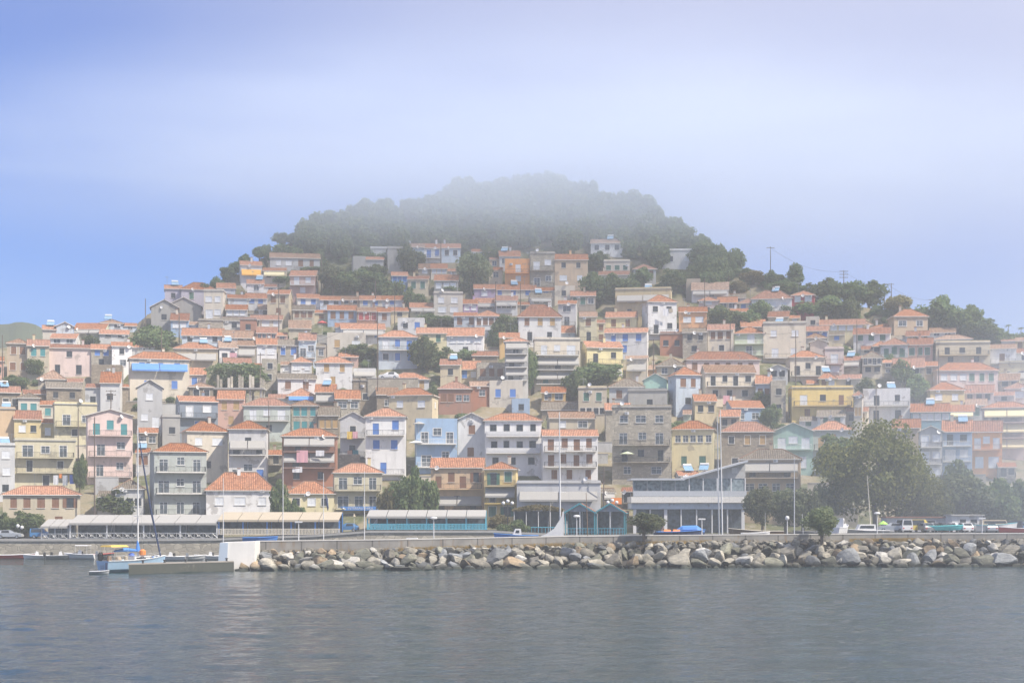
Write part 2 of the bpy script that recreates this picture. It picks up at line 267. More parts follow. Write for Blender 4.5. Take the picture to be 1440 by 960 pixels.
HOUSE_LIST = '''
@ 0 420
360 475 225 255 340 c g o - s
475 620 195 228 310 b f q - 
620 945 205 252 320 g g o 1dA R15 |mint gabled house below the far ridge
850 1160 178 205 262 b h q 2c s
840 1085 262 295 335 w g o 2d 
425 680 295 330 385 W g o 2c R10
60 245 340 372 640 n h q 2b/2b - |tan house with four brown shutters
230 415 345 390 640 C g o 2t/1d
370 770 385 412 640 p g r 1d/2d R4 |big blank pinkish plaster house
770 945 385 420 570 s g o 2u/1d
945 1115 365 395 590 W g o 1d/1c
1115 1330 360 405 480 W h o 1d R8
770 1030 555 570 690 S t k 1d
1095 1600 450 502 800 c h o 3uAu/2u - |cream house with blue shutters and awning
1235 1740 578 632 760 p h o 3u s
1160 1370 680 742 1090 w f r 1w/2w - |narrow grey house under a pointed gable
320 725 605 672 870 C h o 2d R6
715 1015 615 700 960 w h o 1d R5
1020 1090 720 742 860 S g o - 
195 690 700 745 880 S g d 2d
0 170 740 785 960 S g o 2d s
155 475 795 832 1010 c h o 2t -
-60 30 490 520 690 P g o 1d
1275 1500 5 65 250 k f r 1d
@ 0 540
460 820 165 225 470 y t k 2cB/1d d |pale yellow flat-roofed house with balcony
120 460 225 290 470 Y h r 1w1d -
-30 125 205 210 480 a t k - s
740 1120 210 260 780 p f r 3tB/2cB/2cB - |blush three-storey house with arched teal windows
-30 125 510 515 950 w t k 1w/1w/1d s
125 640 470 480 870 y t k 3cB/2dB/1d - |house with glazed top-floor veranda
@ 0 660
25 680 140 205 520 C h o 5b/2b - |ochre waterfront house with five brown shutters
820 1210 85 155 400 w h d 3d -
@ 170 580
240 725 260 322 860 v h o 3cB/3cB/3cB L8 |grey-green three-storey house with white balconies
510 905 75 150 540 c h o 2w/1d L10 |beige house with two white french windows
910 1230 70 132 580 W h o 3dBA/2c1uB - |tall white house with enclosed top balcony
720 1295 505 640 860 W h o 1w2w - |white bungalow with spreading hip roof
350 500 30 36 260 k t k 1d
@ 240 460
40 400 580 622 900 l g o 2wB/1u L8 |slate blue house with white french windows
395 620 535 600 850 P g o 2y/1y - |salmon house with ochre shutters
615 1010 600 655 920 v h r 3wB/1d - |grey-green house with tall white windows
1020 1240 615 655 890 s h q 3t/3t - |stone house with six teal shutters
1245 1420 670 735 900 S g d 3y
905 1230 390 430 550 W h o 2b
925 1190 250 290 385 W h o 2w
1225 1535 250 295 500 W h o 2y/1y - |white house with yellow shutters
820 1215 515 572 640 W h o 2dAu
1220 1390 480 540 670 s g o 2dA s
1390 1600 530 596 720 s g o 2c -
450 790 262 302 420 W h o 1d d
160 360 470 500 610 S h q 2d
30 400 130 175 320 C h o 3dA s |cream house with two long awnings
410 565 115 165 300 W g o 2dB s
565 720 115 150 280 s g q 2dA
725 895 95 140 270 W g o 2w
905 1080 105 147 260 s g d 2u - |stone house with two blue shutters
1080 1310 50 105 260 b h o 2cB - 
1320 1645 45 52 220 c t k 1y1w
770 900 265 270 470 s t k 1d/1d
95 445 10 65 140 b g o 3d
445 725 30 85 130 W g o 3d
725 985 0 45 105 P g r 4c
@ 240 600
940 1400 15 72 480 R h o 2dAB/2dAB/2d d |brick apartment house with laundry balconies
985 1380 460 552 720 y h o 1d1w1d - |low cream house with yellow blinds
@ 480 600
-60 345 310 378 690 y h o 3cB/3cB - |lemon house with white pillars above blue sign
@ 480 460
-10 205 712 768 1090 w f r 1dB/1dB - |grey gable house with towels on its balconies
205 540 685 745 1240 W h o 2uB/2u/1uB - |tall white house with blue-framed windows
400 820 515 567 900 C h o 2w/2w R12 |ochre villa with white corner strips
300 480 508 562 720 S g o 1c
630 980 768 776 1180 B t k 3cB/2cB - |sky blue house with parasols on its terraces
985 1210 720 772 1150 W f r 1b/1b - |white gable-end house with two small windows
@ 560 580
730 1210 8 60 480 W h o 4dK/4dK/3d - |white apartment block with boxed balconies
275 720 380 455 830 a g o 4bB/3dAB - |apricot house with four brown shutters
725 995 418 470 910 Y h o 2gB/2dAB/2g - |yellow house with dark green shutters
@ 720 600
260 725 25 72 470 W g o 4bB/4bB/3b - |white house with arched balcony arcade
40 745 468 476 860 w t k 5dA/4d d |taverna under a long white awning
@ 720 460
290 700 715 762 880 C g q 1w1c L6 |cream house with two roller blinds
250 450 500 545 630 O g o 2c - 
560 800 508 516 770 C t k 2g/4d - |tan flat-roofed house over dark windows
250 560 630 690 730 S g d -
820 1110 435 497 640 w h d 2b
1110 1305 388 440 660 G f r 1wB - |bright mint green house with slanting roof
1315 1590 335 395 700 b h o 2b/1d L16 |pale blue house with three brown shutters
845 1345 668 692 1280 s t k 3c/3cB/3dB/2c - |grey apartment block with peeling plaster
790 1000 640 692 920 s g o 1d -
980 1310 530 572 690 k t k 1d
190 575 98 106 480 c t k 3wB/1dAB/2tAB - |flats with turquoise lower floors
575 935 120 167 450 y g o 2dB/1dAB L14 |pale yellow house with balcony over awning
780 1140 8 42 230 W g o 3u/1u - |white house with bright blue windows
-60 135 85 115 560 w h o 1cAB/2dAB/2dAB/1d - |narrow white five-floor block
-190 90 448 466 640 c t k 2u
960 1140 240 262 410 c g q 2dA d
1220 1460 258 320 420 C h o 2c d
1105 1262 312 350 400 o h o 1y
1250 1440 50 60 200 R t k 2d
0 150 600 620 720 B t k 1d
@ 720 320
570 790 710 747 960 y g q 1b/1dB -
790 1050 710 752 860 y g o 2b - |cream yellow house with two brown shutters
1095 1390 570 620 900 W h o 2d/2dB L14 |white block with washing on its balcony
870 1340 515 550 760 Y t k 2wA/2d s |ochre terrace house with white screens
55 415 650 742 960 W h r 1b2y/2d - |white house with ochre loggia
335 530 830 882 940 b g o - d
390 540 615 640 830 w g o 1c/1cB d
495 705 535 572 670 n g o 2g1c
360 530 488 500 600 c t k 1d
155 335 552 590 650 W g o 2dA s
-140 150 575 612 700 W g o 4dA
-180 205 480 520 580 c g o 3u s
205 360 505 530 580 c g o 1u
155 360 212 218 500 s t k 2wB/2cB d |grey two-storey flats with satellite dishes
360 640 225 266 480 a g o 2d/2w - |peach house with two tiny windows
-60 150 262 285 475 o t k 1wB/1w - |orange house with white-framed windows
-190 70 195 237 330 w g o 2c s
-195 -80 335 358 440 c g o 1c
665 935 98 128 210 W g q 3d s |white house alone below the hilltop wood
775 995 280 296 372 c t k 3g
735 990 368 395 435 c g o -
1025 1215 310 346 440 w h r 3b -
1265 1550 190 205 315 W t k 1d1w - |white roofless house at the wood's edge
@ 960 320
75 385 462 520 600 W g q 1dA - |white house with a wide awning high up
30 150 430 440 540 n t k 1d
135 300 585 612 710 p h o 1w/1d - |rose pink house with one white window
295 460 585 627 695 C h o 2c
380 530 560 590 630 W g o 1d
475 620 600 632 705 W h o 2u
400 550 683 707 765 W g o 1d
580 920 530 592 710 W h r 1d2wB s |white hip-roofed house with broad balcony
920 1110 535 566 720 X h o 2w/1w - |crimson house with white windows
1100 1310 570 590 640 w t k 1u
-30 205 670 707 850 o g o 2w - |salmon orange house with white doors
720 990 705 747 800 C h r 1w
495 700 775 830 860 n g o 1d
435 690 840 886 1080 g h o 1wB/1cB - |lime green house with white windows
680 1040 802 815 1100 c t k 2w/2wB s |pale block with solar panels on top
1040 1370 830 866 960 w g r 3u
1040 1210 893 925 1000 W h o 1d
1150 1540 775 815 880 y g r 5w
210 430 815 857 1070 c g r 3b/1d - |cream house with three brown french shutters
0 205 850 880 1070 s g d 2d/1d
1040 1150 748 760 830 c t k 1d
@ 1200 380
290 630 330 382 520 n h o 2c L14 |brown house alone on the skyline
0 160 415 457 500 y h o -
160 410 450 476 510 w h o 2d
0 310 485 532 610 W h r 3g
310 640 515 552 610 b g r 4g
640 860 485 522 560 W h o 2c
680 1000 545 577 620 w h q -
65 300 600 636 700 c h o 2d
230 460 573 622 740 w h r 3gB -
455 670 573 622 750 P g r 3g - |brick pink house with green doors
660 1155 605 627 790 C t k 3dB/2d L10 |ochre flat-roofed house with wide balcony
1150 1375 625 657 785 W h o 1bB -
1250 1380 568 592 650 W g o -
1370 1500 565 592 670 y h o 2b
1375 1500 660 692 775 W g o 1d
1230 1500 775 790 960 y t k 2dA
75 345 685 732 870 c h d 4cB/2d -
340 600 740 812 970 s g r 2d/2d d
560 720 770 802 900 n h o 1d
650 1225 780 837 970 p h o 3w3g L14 |large rosy house with three green shutters
1230 1500 868 922 990 C g o 2d
@ 1200 520
80 480 155 166 430 W t k 2dB/2d s |white cubic house with roof terrace
590 940 105 162 300 Y h o 2w L14 |yellow house beside the long pink row
940 1360 125 187 270 p g r 3d
1280 1500 110 152 270 p h r 1w d
485 820 283 347 450 T g o 5w s |teal blue house with white pilasters
780 1020 295 347 420 w h o 1dAy
950 1130 245 292 420 w g q 1g d
1090 1500 270 312 700 p h o 2dAyB/2dAyB/2dAy - |rosy flats with cream roller blinds
330 560 415 482 700 n g o 1d/1d d
560 750 470 512 930 w f r 2wB/2wB/2wB d |weathered white flats with railed balconies
750 1000 425 512 900 B g o 2dB/2wB/2d s |blue flats beside the plane tree
1000 1255 430 513 830 o g r 3wB/2w - |orange house with three tall windows
0 80 180 212 500 c h r 2y
@ 960 460
0 650 208 266 400 p h r 3b3b L8 |long pink house with hip roof
150 615 318 377 620 c g q 4dB/3d L10 |cream house with four dark french doors
615 750 405 467 640 b g o 2b
745 870 450 470 740 s t k 1d/1d
865 1200 200 247 410 c h o 3dB L10 |sandy house with corner balcony
1075 1220 100 125 210 p f q -
1200 1360 178 205 400 p t k 1wB/1w
885 1440 505 522 790 Y t k 1w1d1bB/1b1d L9 |yellow house with long brown balconies
1045 1295 372 427 520 Y h o 1b1w s
1290 1500 400 432 505 c g r 1d
980 1370 700 747 840 W h d 2g d
1370 1560 675 707 820 c g r 1d1y
765 1100 803 872 1190 G f o 3wB/2w - |mint green house with white pediment
1100 1440 793 857 1200 v h o 3yB/3yB d |grey-green house with tan shutters
330 765 798 872 1200 S h r 1d2y/2d - |brown stone house with white bay window
-90 262 790 852 1220 y h o 5c/2g - |yellow house with glazed veranda
345 685 618 672 830 B g o 2c L16 |sky-blue house with one gable side
310 480 695 747 860 n h o 2d
75 285 565 617 760 C g o 2d L8 |sand coloured house over a yellow awning
0 75 700 730 800 g g q -
150 270 375 412 570 k g o 1d/1d
@ 960 600
480 990 190 264 760 n h d 3dAB/4c/2d - |house with two white awnings behind olive trees
@ 240 320
590 770 283 314 440 W g o 1dAo - |white house with orange fringed awning
820 1030 275 292 345 y g q 2d
780 970 340 362 440 c g o 2dAy
840 1260 218 252 350 w g q 2w2b - |long house under the wood's edge
1005 1250 362 402 570 P g o 2wB/1w R8 |salmon house with white balcony railing
390 545 468 506 560 b g o 1w
90 385 465 516 640 e h o 1g1d - |lavender house with one dark window
-50 95 487 512 640 e g o 1d s
-40 260 585 658 790 k f r - - |blank grey gable-end house
280 470 530 541 770 c t k 2w/2w R8 |square cream house with four white shutters
645 900 440 472 550 W g o 1c s
485 640 565 592 650 b g o -
635 810 555 592 650 W g o 2u
815 1030 525 557 760 C g o 2b/1b R8 |cream house with three brown shutters
465 645 650 687 755 w g o 3w
645 920 650 687 760 W g o 2d
1070 1260 560 592 660 W g o 2u - |white house with two cobalt shutters
1260 1440 578 607 660 b g o 2d
1030 1330 658 692 780 C g o 3b -
1325 1570 655 692 790 B g o 3b - |blue house joined to a cream row
435 650 757 782 870 w g o 1d
585 720 770 787 880 R t k 1d
670 940 740 772 850 c h r 1d2w
1000 1185 782 842 915 C g o -
1390 1560 805 837 890 W g o 1d
0 235 725 777 870 B g r 2w
235 435 778 790 865 s t k -
@ 480 320
540 700 135 162 265 b g q - 
700 845 135 167 260 W g o 2uB - |white cottage in the topmost terrace
845 1005 135 167 260 b g o 2d d
1105 1270 183 202 262 W h o 1u
245 390 172 190 260 w t k -
205 355 248 267 370 w g o -
100 205 240 262 390 k t k -
390 520 170 190 345 k t k -
655 745 305 342 400 n g o 1w
755 985 305 342 400 c g o 3w
785 985 398 442 545 k g o 3w - |dark grey house with three white shutters
425 560 375 402 475 B g o 3u - |little blue house in the bushes
560 735 408 432 540 C g o 2g
0 155 578 607 655 n g q 2d
155 340 575 607 665 c g o 2u
340 525 575 607 660 w g o 1u
135 305 672 702 800 R g q 3r - |brick row house with red doors
305 415 672 707 800 w g o 1b
420 565 672 702 760 C g o 1d
580 800 635 672 735 y h o 2dA
780 1025 550 563 735 c t k 2w/2w - |square sandy house with pale shutters
1030 1150 605 637 715 L g o 2w
1120 1300 480 512 600 L g o 1w d |lilac house with lilac lean-to
1125 1300 595 632 695 w h o 2dA
950 1145 715 742 840 b g o 2b
1125 1355 700 742 845 W h o 4b - |white house with four narrow brown windows
475 700 760 772 870 W t k 1d1u
0 370 808 852 945 W g o 3uA - |white row house with blue shutters
@ 480 460
315 640 30 77 310 b h o 1w2uB/1d2u - |pale blue house with blue double doors
635 890 5 47 240 y g o 2g/1d - |cream house with two dark green shutters
890 1200 5 67 240 W g o 4w/1d d |white house beside the green shutters
1335 1500 45 82 200 O g o 1d
1065 1335 140 182 230 w g d 2r
1105 1320 205 237 310 S g o -
835 1005 268 312 445 C h o 1d s
990 1170 285 347 450 C g o 1u1w - |sandy house with one blue door
1145 1390 298 306 455 s t k 3b
820 1095 458 512 690 R h r 2b2c - |brick house with pale window frames
1090 1270 458 492 620 R g o 1c
405 740 385 432 540 w h o 1d2y - |whitish house with two ochre shutters
100 310 445 467 700 S t k 1d
-20 140 215 247 300 P g o 1d
100 290 345 360 440 w t k 1dA
'''
TREE_LIST = '''
212 492 62 36 bush |broad dark tree under the grey hillside gable, above a row of roofs
131 484 26 12 bush |low hedge before the mint gabled house
20 546 34 20 bush |shrubby bush beside the tan house with brown shutters
48 530 24 26 ivy |ivy hanging down the cream house beside brown shutters
438 382 32 8 bush |clipped hedge before the long house at the wood
468 417 46 44 olive |pale tree over the white row, right of the salmon house
396 396 24 10 bush |low shrub under the small white house with orange awning
497 413 52 36 bush |round tree in the grove above the white row houses
540 416 42 34 bush |spreading tree in the grove beside the little blue house
520 398 40 28 bush |dense tree behind the grove of the little blue house
582 386 40 42 bush |tall tree beside the white cottage terrace
562 362 34 28 bush |leafy tree left of the topmost cottage terrace
520 372 40 26 bush |dim tree below the ruined hill huts
663 410 48 56 olive |large pale tree right of the dark grey house
692 368 24 26 bush |small dark tree beside the little white hut
628 412 34 12 bush |hedge before the dark grey house with white shutters
585 432 30 28 bush |dark bush left of the cream house below the cottages
615 460 44 20 bush |bush in front of the white row with garage
716 478 40 36 bush |green tree beside the white four-window house
840 420 44 36 bush |big tree below the peach house
872 425 48 42 bush |bushy tree beside the ochre terrace house
902 402 28 26 bush |tree before the pavilion house
918 392 16 16 bush |small dark round tree by the pavilion terrace
944 412 34 34 bush |misty tree right of the ochre terrace house
960 402 30 24 bush |tall misty tree below the roofless white house
838 378 30 24 bush |tree behind the peach house roof
925 432 20 14 bush |shrub under the ochre parapet
1075 443 36 20 bush |rounded dark tree below the white hip-roofed house
1108 443 30 14 bush |low dark shrub in the middle of the slope
1024 460 52 30 bush |broad tree above the cream house with french doors
1050 458 32 22 bush |tree between the lime house and the pink roofs
1155 446 56 30 bush |dark tree mass below the crimson house
1190 450 34 32 bush |dark tree at the bend below the crimson house
1135 432 24 16 bush |shrub left below the crimson house wall
1222 424 46 28 bush |bushy skyline tree behind the pole
1258 492 20 12 bush |small bush between two rosy roofs
1272 545 30 40 bush |climbing tree beside the large rosy house
1246 522 24 24 bush |green bush on the dark-roofed house balcony
1218 560 22 30 bush |small tree beside the white cubic house
507 506 42 24 bush |round bush above the brick house roofs
600 520 46 46 bush |dark tree behind the parked white car
626 514 34 26 bush |ivy-like bush below the green shutters
655 508 30 18 bush |bush at the foot of the white awning row
610 556 18 14 bush |small bush beside the brick house
702 482 28 26 bush |tree at the end of the row houses
840 546 62 38 bush |thicket below the pale yellow house with awning
745 545 20 58 bush |narrow dark tree beside the white five-floor block
812 560 40 36 bush |tree under the turquoise flats
1072 572 30 24 bush |dark shrub under the cream french doors house
1084 602 26 34 bush |dark tree left of the yellow terraced house
1290 562 30 36 bush |tree behind the white cubic house
112 690 16 52 bush |dark narrow tree in the alley by the blush house
165 728 56 42 bush |vine thicket before the old dark-roofed waterfront house
12 752 26 32 bush 272|low palm-green bush behind the silver car
36 754 44 36 bush 273|big round bush before the ochre waterfront house
420 722 26 20 bush 274|bush beside the low cream house
394 716 30 42 bush 279|dark bush between the white bungalow and low cream house
548 716 28 34 dry 276|yellowish shrub beside the lemon house
566 720 44 50 bush 277|dark shrub between lemon and apricot houses
596 712 44 56 bush 278|tall dark tree beside the apricot house
700 744 28 22 dry 272|light bush at the foot of the yellow house
722 756 34 26 bush 264|dark bush at the quay by the pergola
906 756 46 36 olive 219|small windblown tree before the breakwater wall
1156 764 46 52 olive 221|airy roundish bush growing on the breakwater
1072 742 44 58 olive 266|first silver-green olive tree by the glass restaurant
1104 742 42 56 olive 267|middle silver-green olive tree by the restaurant
1130 742 46 56 olive 265|darker olive tree at the end of the row
1160 738 46 58 olive 268|olive tree left of the great plane tree
1176 672 60 62 bush 283|dark tree behind the olive row
1232 742 136 152 plane 268|great plane tree dominating the east quay
1300 738 70 72 plane 270|second broad tree right of the great plane
1352 732 70 66 olive 270|pale tree above the white kiosk
1400 738 64 66 bush 272|tree before the rosy flats
1430 744 50 70 bush 276|dim tree at the very edge of the town
1340 690 50 44 bush 283|dark undergrowth tree below the blue flats
1018 384 36 30 bush |misty shrub on the bare slope beside the wood
1060 398 30 18 dry |dry bush on the bare slope below the skyline
1040 408 26 14 dry |low straw-coloured bush above the wide awning
1092 404 28 24 bush |roundish tree on the skyline by the pole
1118 408 20 38 cypress |dark cypress-like tree on the skyline slope
1098 414 36 20 bush |bush behind the white hip-roofed house
1142 420 30 22 bush |low bush right of the skyline cypress
1000 404 34 26 bush |hazy shrub below the wood's right end
985 392 30 24 bush |hazy bush beside the roofless house
1170 432 44 40 bush |round tree on the skyline near the twin poles
1318 464 48 48 bush |tall roundish tree behind the brown skyline house
1352 470 50 42 bush |broad skyline tree beside the brown house tree
1382 480 46 32 bush |low skyline tree toward the palms
1412 488 46 28 bush |long low skyline bush below the palms
1200 430 40 36 bush |dense skyline tree below the twin poles
1262 440 34 26 dry |straw bush before the brown skyline house
1418 474 12 20 palm |taller of two small palms on the skyline
1436 476 12 18 palm |shorter small palm at the skyline's end
312 546 30 10 bush |low shrub behind the slate blue house
338 546 66 36 ivy |ivy mass covering the unfinished concrete frame
'''
import re
# ------------------------------------------------------------------ reading the house list
class H: pass
HOUSES = []
ox = oy = 0
for ln in HOUSE_LIST.strip().splitlines():
    if ln.startswith('@'): ox, oy = map(float, ln[1:].split()); continue
    a, _, nick = ln.partition('|'); t = a.split()
    h = H(); h.nick = nick.strip()
    h.x0, h.x1 = ox+float(t[0])/6, ox+float(t[1])/6
    h.yt, h.ye, h.yb = (oy+float(q)/6 for q in t[2:5])
    h.wall, h.roof, h.rc = t[5], t[6], t[7]
    h.rows = []; h.yaw = random.uniform(-4, 4); h.opts = ''
    w = t[8] if len(t) > 8 else '-'
    if w != '-':
        for s in w.split('/'):
            g = re.match(r'^((?:\d[a-z])*)([BK]?)(A[uoy]?)?([BK]?)$', s)
            kinds = [k for n, k in re.findall(r'(\d)([a-z])', g.group(1)) for _ in range(int(n))]
            h.rows.append((kinds, g.group(2) or g.group(4), g.group(3) or ''))
    for q in t[9:]:
        if q[0] in 'LR' and q[1:].isdigit(): h.yaw = float(q[1:])*(1 if q[0] == 'L' else -1)
        elif q != '-': h.opts += q
    h.wm = (h.x1-h.x0)*d_row(h.yb)/F
    h.d = 6.5 if h.wm > 5.5 else 5.2
    if h.roof == 't': h.d = 6.0
    h.reach = (h.d/2+.4) if h.roof in 'gh' else h.d
    if not h.nick:                          # mixed ages of roof and mixed forms
        if h.rc == 'o' and random.random() < .38: h.rc = random.choice('rrqqd')
        if h.roof == 'h' and random.random() < .4: h.roof = 'g'
    HOUSES.append(h)

# ------------------------------------------------------------------ trees of the town: px centre, base row, width px, height px, kind
TREES = []
for q in TREE_LIST.strip().splitlines():
    t, _, lab = q.partition('|'); t = t.split()
    h = H(); h.cx, h.yb, h.w, h.hh = map(float, t[:4]); h.kind = t[4]; h.label = lab.strip()
    h.x0, h.x1, h.yt = h.cx-h.w/2, h.cx+h.w/2, h.yb-h.hh
    h.reach = min(2.2, h.w*.5*d_row(h.yb)/F*.7); h.D = float(t[5]) if len(t) > 5 else None
    TREES.append(h)

# ------------------------------------------------------------------ the small houses squeezed into the gaps that are left
COVER = np.zeros((170, 240), bool)             # six-pixel cells of the view that something already fills
for h in HOUSES+TREES: COVER[max(int(h.yt//6), 0):int(h.yb//6)+1, max(int(h.x0//6), 0):max(int(h.x1//6)+1, 0)] = True
SKYT = [(0,490),(205,470),(300,425),(380,400),(450,400),(700,400),(950,420),(1000,440),(1120,430),(1200,455),(1300,470),(1440,500)]
fr = random.Random(77); NF = 0
for cy in range(118, 66, -1):
    for cx in fr.sample(range(1, 236), 235):
        if NF >= 36: break
        px = cx*6; top = np.interp(px, *zip(*SKYT))
        if cy*6-24 < top or cy*6 > 705: continue
        wd = fr.choice((3, 4, 4, 5)); ht = fr.choice((3, 3, 4))
        if cx+wd > 238 or COVER[cy-ht+1:cy+1, cx:cx+wd].mean() > .2: continue
        h = H(); h.nick = ''; h.x0 = px+fr.uniform(-3, 2); h.x1 = h.x0+wd*6+fr.uniform(0, 5); h.yb = cy*6+5; h.yt = (cy-ht)*6+fr.uniform(0, 3); h.ye = h.yt+fr.uniform(4.5, 6.5)
        h.wall = fr.choice('WwcCySsnpkSs'); h.roof = fr.choice('gggfth'); h.rc = fr.choice('oorqd') if h.roof != 't' else 'k'
        if h.roof == 't': h.ye = h.yt+1.5
        k = fr.choice('dddbcg'); h.rows = [([k]*fr.choice((1, 2)), fr.choice(('', '', 'B')), fr.choice(('', '', '', 'A')))]
        h.yaw = fr.uniform(-12, 12); h.opts = fr.choice(('', '', 's', 'd')); h.wm = (h.x1-h.x0)*d_row(h.yb)/F; h.d = 5.0; h.reach = h.d/2+.4 if h.roof in 'gh' else h.d
        HOUSES.append(h); NF += 1; COVER[cy-ht:cy+1, cx:cx+wd] = True
print('squeezed in', NF, 'houses', len(HOUSES))

# ------------------------------------------------------------------ how far up each one stands: never in front of what hides its foot
placed = []
for h in sorted(HOUSES+TREES, key=lambda q: -q.yb):
    if getattr(h, 'D', None) is None or not hasattr(h, 'D'):
        D = d_row(h.yb)
        tree = hasattr(h, 'kind')
        for p in placed:
            ov = min(h.x1, p.x1)-max(h.x0, p.x0)
            if ov > (4 if not tree else 8) and not hasattr(p, 'kind') : D = max(D, p.D+p.reach*(1 if not tree else .75)+.3)
        if tree: D += h.reach
        h.D = D
    placed.append(h)
print('depths', min(h.D for h in HOUSES), max(h.D for h in HOUSES))
for h in HOUSES: h.X = xof((h.x0+h.x1)/2, h.D); h.zb = zof(h.yb, h.D)

# ------------------------------------------------------------------ the hill
def interp(tab, x):
    xs, ys = zip(*tab); return np.interp(x, xs, ys)
SKY = [(-400,560),(-150,520),(0,488),(60,482),(120,470),(165,462),(205,438),(240,418),(290,402),(325,385),(345,378),(370,356),(400,342),(450,326),(490,316),(530,308),(560,302),(600,293),(640,280),(700,268),
       (750,268),(790,268),(830,278),(880,298),(910,312),(940,338),(965,352),(1000,366),(1030,378),(1060,386),(1100,396),(1150,410),(1200,428),(1250,432),(1310,440),(1340,452),(1380,470),(1440,482),(1600,510),(1900,590)]
QUAY = [(-500,3.0),(250,3.0),(300,3.1),(440,3.7),(520,4.4),(700,4.4),(800,3.7),(2200,3.7)]
def ground0(X, Y):
    """the bare hill before the houses terrace it"""
    px = CX+F*X/np.maximum(Y, 1)
    ys = interp(SKY, px)
    y = 750-(Y-275)/.397                     # row that this distance up the slope shows in
    y = np.maximum(y, -400)
    Dr = 275+.397*(750-ys)                    # distance of the ridge
    z = CH+(HY-y)/F*Y
    zr = CH+(HY-ys)/F*Dr
    back = zr-.0022*(Y-Dr)**2-.10*(Y-Dr)
    z = np.where(Y > Dr, back, z-1.2*np.clip((Y-290)/20, 0, 1))
    q = interp(QUAY, px)
    s = np.clip((Y-276)/14, 0, 1)
    z = np.where(Y < 290, q*(1-s)+np.maximum(z, q)*s, z)
    return np.maximum(z, -3)
gx = np.arange(-330, 331, 1.6); gy = np.concatenate([np.arange(262, 480, 1.6), np.arange(480, 800, 8)])
GX, GY = np.meshgrid(gx, gy)
GZ = ground0(GX, GY)
num = np.zeros_like(GZ); den = np.full_like(GZ, .6)
for h in HOUSES:
    if h.D < 284: continue
    d2 = (GX-h.X)**2+(GY-h.D-1)**2
    w = np.exp(-d2/(2*5.0**2)); base = ground0(np.array([h.X]), np.array([h.D]))[0]
    num += w*(h.zb-1.2-base); den += w
GZ = GZ+num/den
for h in HOUSES:                              # level each plot under its house
    a = -math.atan2(h.X, h.D)
    u = (GX-h.X)*math.cos(a)+(GY-h.D)*math.sin(a); v = -(GX-h.X)*math.sin(a)+(GY-h.D)*math.cos(a)
    ins = (abs(u) < h.wm/2+1.2) & (v > -1.4) & (v < h.d+.8)
    GZ = np.where(ins, np.minimum(GZ, h.zb-.4), GZ)
def ground(X, Y):
    i = min(max(np.searchsorted(gx, X)-1, 0), len(gx)-2); j = min(max(np.searchsorted(gy, Y)-1, 0), len(gy)-2)
    u = min(max((X-gx[i])/(gx[i+1]-gx[i]), 0), 1); v = min(max((Y-gy[j])/(gy[j+1]-gy[j]), 0), 1)
    return float((GZ[j,i]*(1-u)+GZ[j,i+1]*u)*(1-v)+(GZ[j+1,i]*(1-u)+GZ[j+1,i+1]*u)*v)

def terrain_mat():
    m, nt, b = nodes_of('hillside'); p = wcoord(nt)
    g = mixc(nt, ramp(nt, noise(nt, .5, 5, p), .35, .65), (.06,.075,.03), (.13,.13,.06))
    dry = mixc(nt, noise(nt, 1.4, 5, p), (.17,.14,.085), (.27,.23,.15))
    c = mixc(nt, ramp(nt, noise(nt, .12, 5, p), .44, .56), g, dry)
    c2 = mixc(nt, ramp(nt, noise(nt, .8, 4, p), .55, .75), c, (.27,.25,.22))
    nt.links.new(c2, b.inputs['Base Color']); b.inputs['Roughness'].default_value = .95
    bp = N(nt, 'ShaderNodeBump'); bp.inputs['Strength'].default_value = .7; bp.inputs['Distance'].default_value = .3
    nt.links.new(noise(nt, 1.5, 5, p), bp.inputs['Height']); nt.links.new(bp.outputs[0], b.inputs['Normal'])
    MATS['hillside'] = m
terrain_mat()
me = bpy.data.meshes.new('terrain')
nx, ny = len(gx), len(gy)
idx = np.arange(nx*ny).reshape(ny, nx)
faces = np.stack([idx[:-1,:-1], idx[:-1,1:], idx[1:,1:], idx[1:,:-1]], -1).reshape(-1, 4)
me.from_pydata(np.stack([GX, GY, GZ], -1).reshape(-1, 3).tolist(), [], faces.tolist())
me.materials.append(MATS['hillside']); me.polygons.foreach_set('use_smooth', [True]*len(me.polygons))
struct(put('terrain', me))

# ------------------------------------------------------------------ windows
WCACHE = {}
def ring(mb, w, h, t, y0, y1, m=0):
    mb.box(-w/2, w/2, y0, y1, h/2-t, h/2, m); mb.box(-w/2, w/2, y0, y1, -h/2, -h/2+t, m)
    mb.box(-w/2, -w/2+t, y0, y1, -h/2+t, h/2-t, m); mb.box(w/2-t, w/2, y0, y1, -h/2+t, h/2-t, m)
def leaf_panel(mb, x0, x1, z0, z1, y0, y1, m=0):
    t = .07
    mb.box(x0, x1, y0, y1, z1-t, z1, m); mb.box(x0, x1, y0, y1, z0, z0+t, m)
    mb.box(x0, x0+t, y0, y1, z0+t, z1-t, m); mb.box(x1-t, x1, y0, y1, z0+t, z1-t, m)
    n = max(3, int((z1-z0)/.16)); s = (z1-z0-2*t)/n
    for k in range(n):
        a = z0+t+k*s
        mb.hexa([(x0+t,y0+.005,a),(x1-t,y0+.005,a),(x1-t,y1,a),(x0+t,y1,a),(x0+t,y1-.008,a+s),(x1-t,y1-.008,a+s),(x1-t,y1,a+s),(x0+t,y1,a+s)], m)
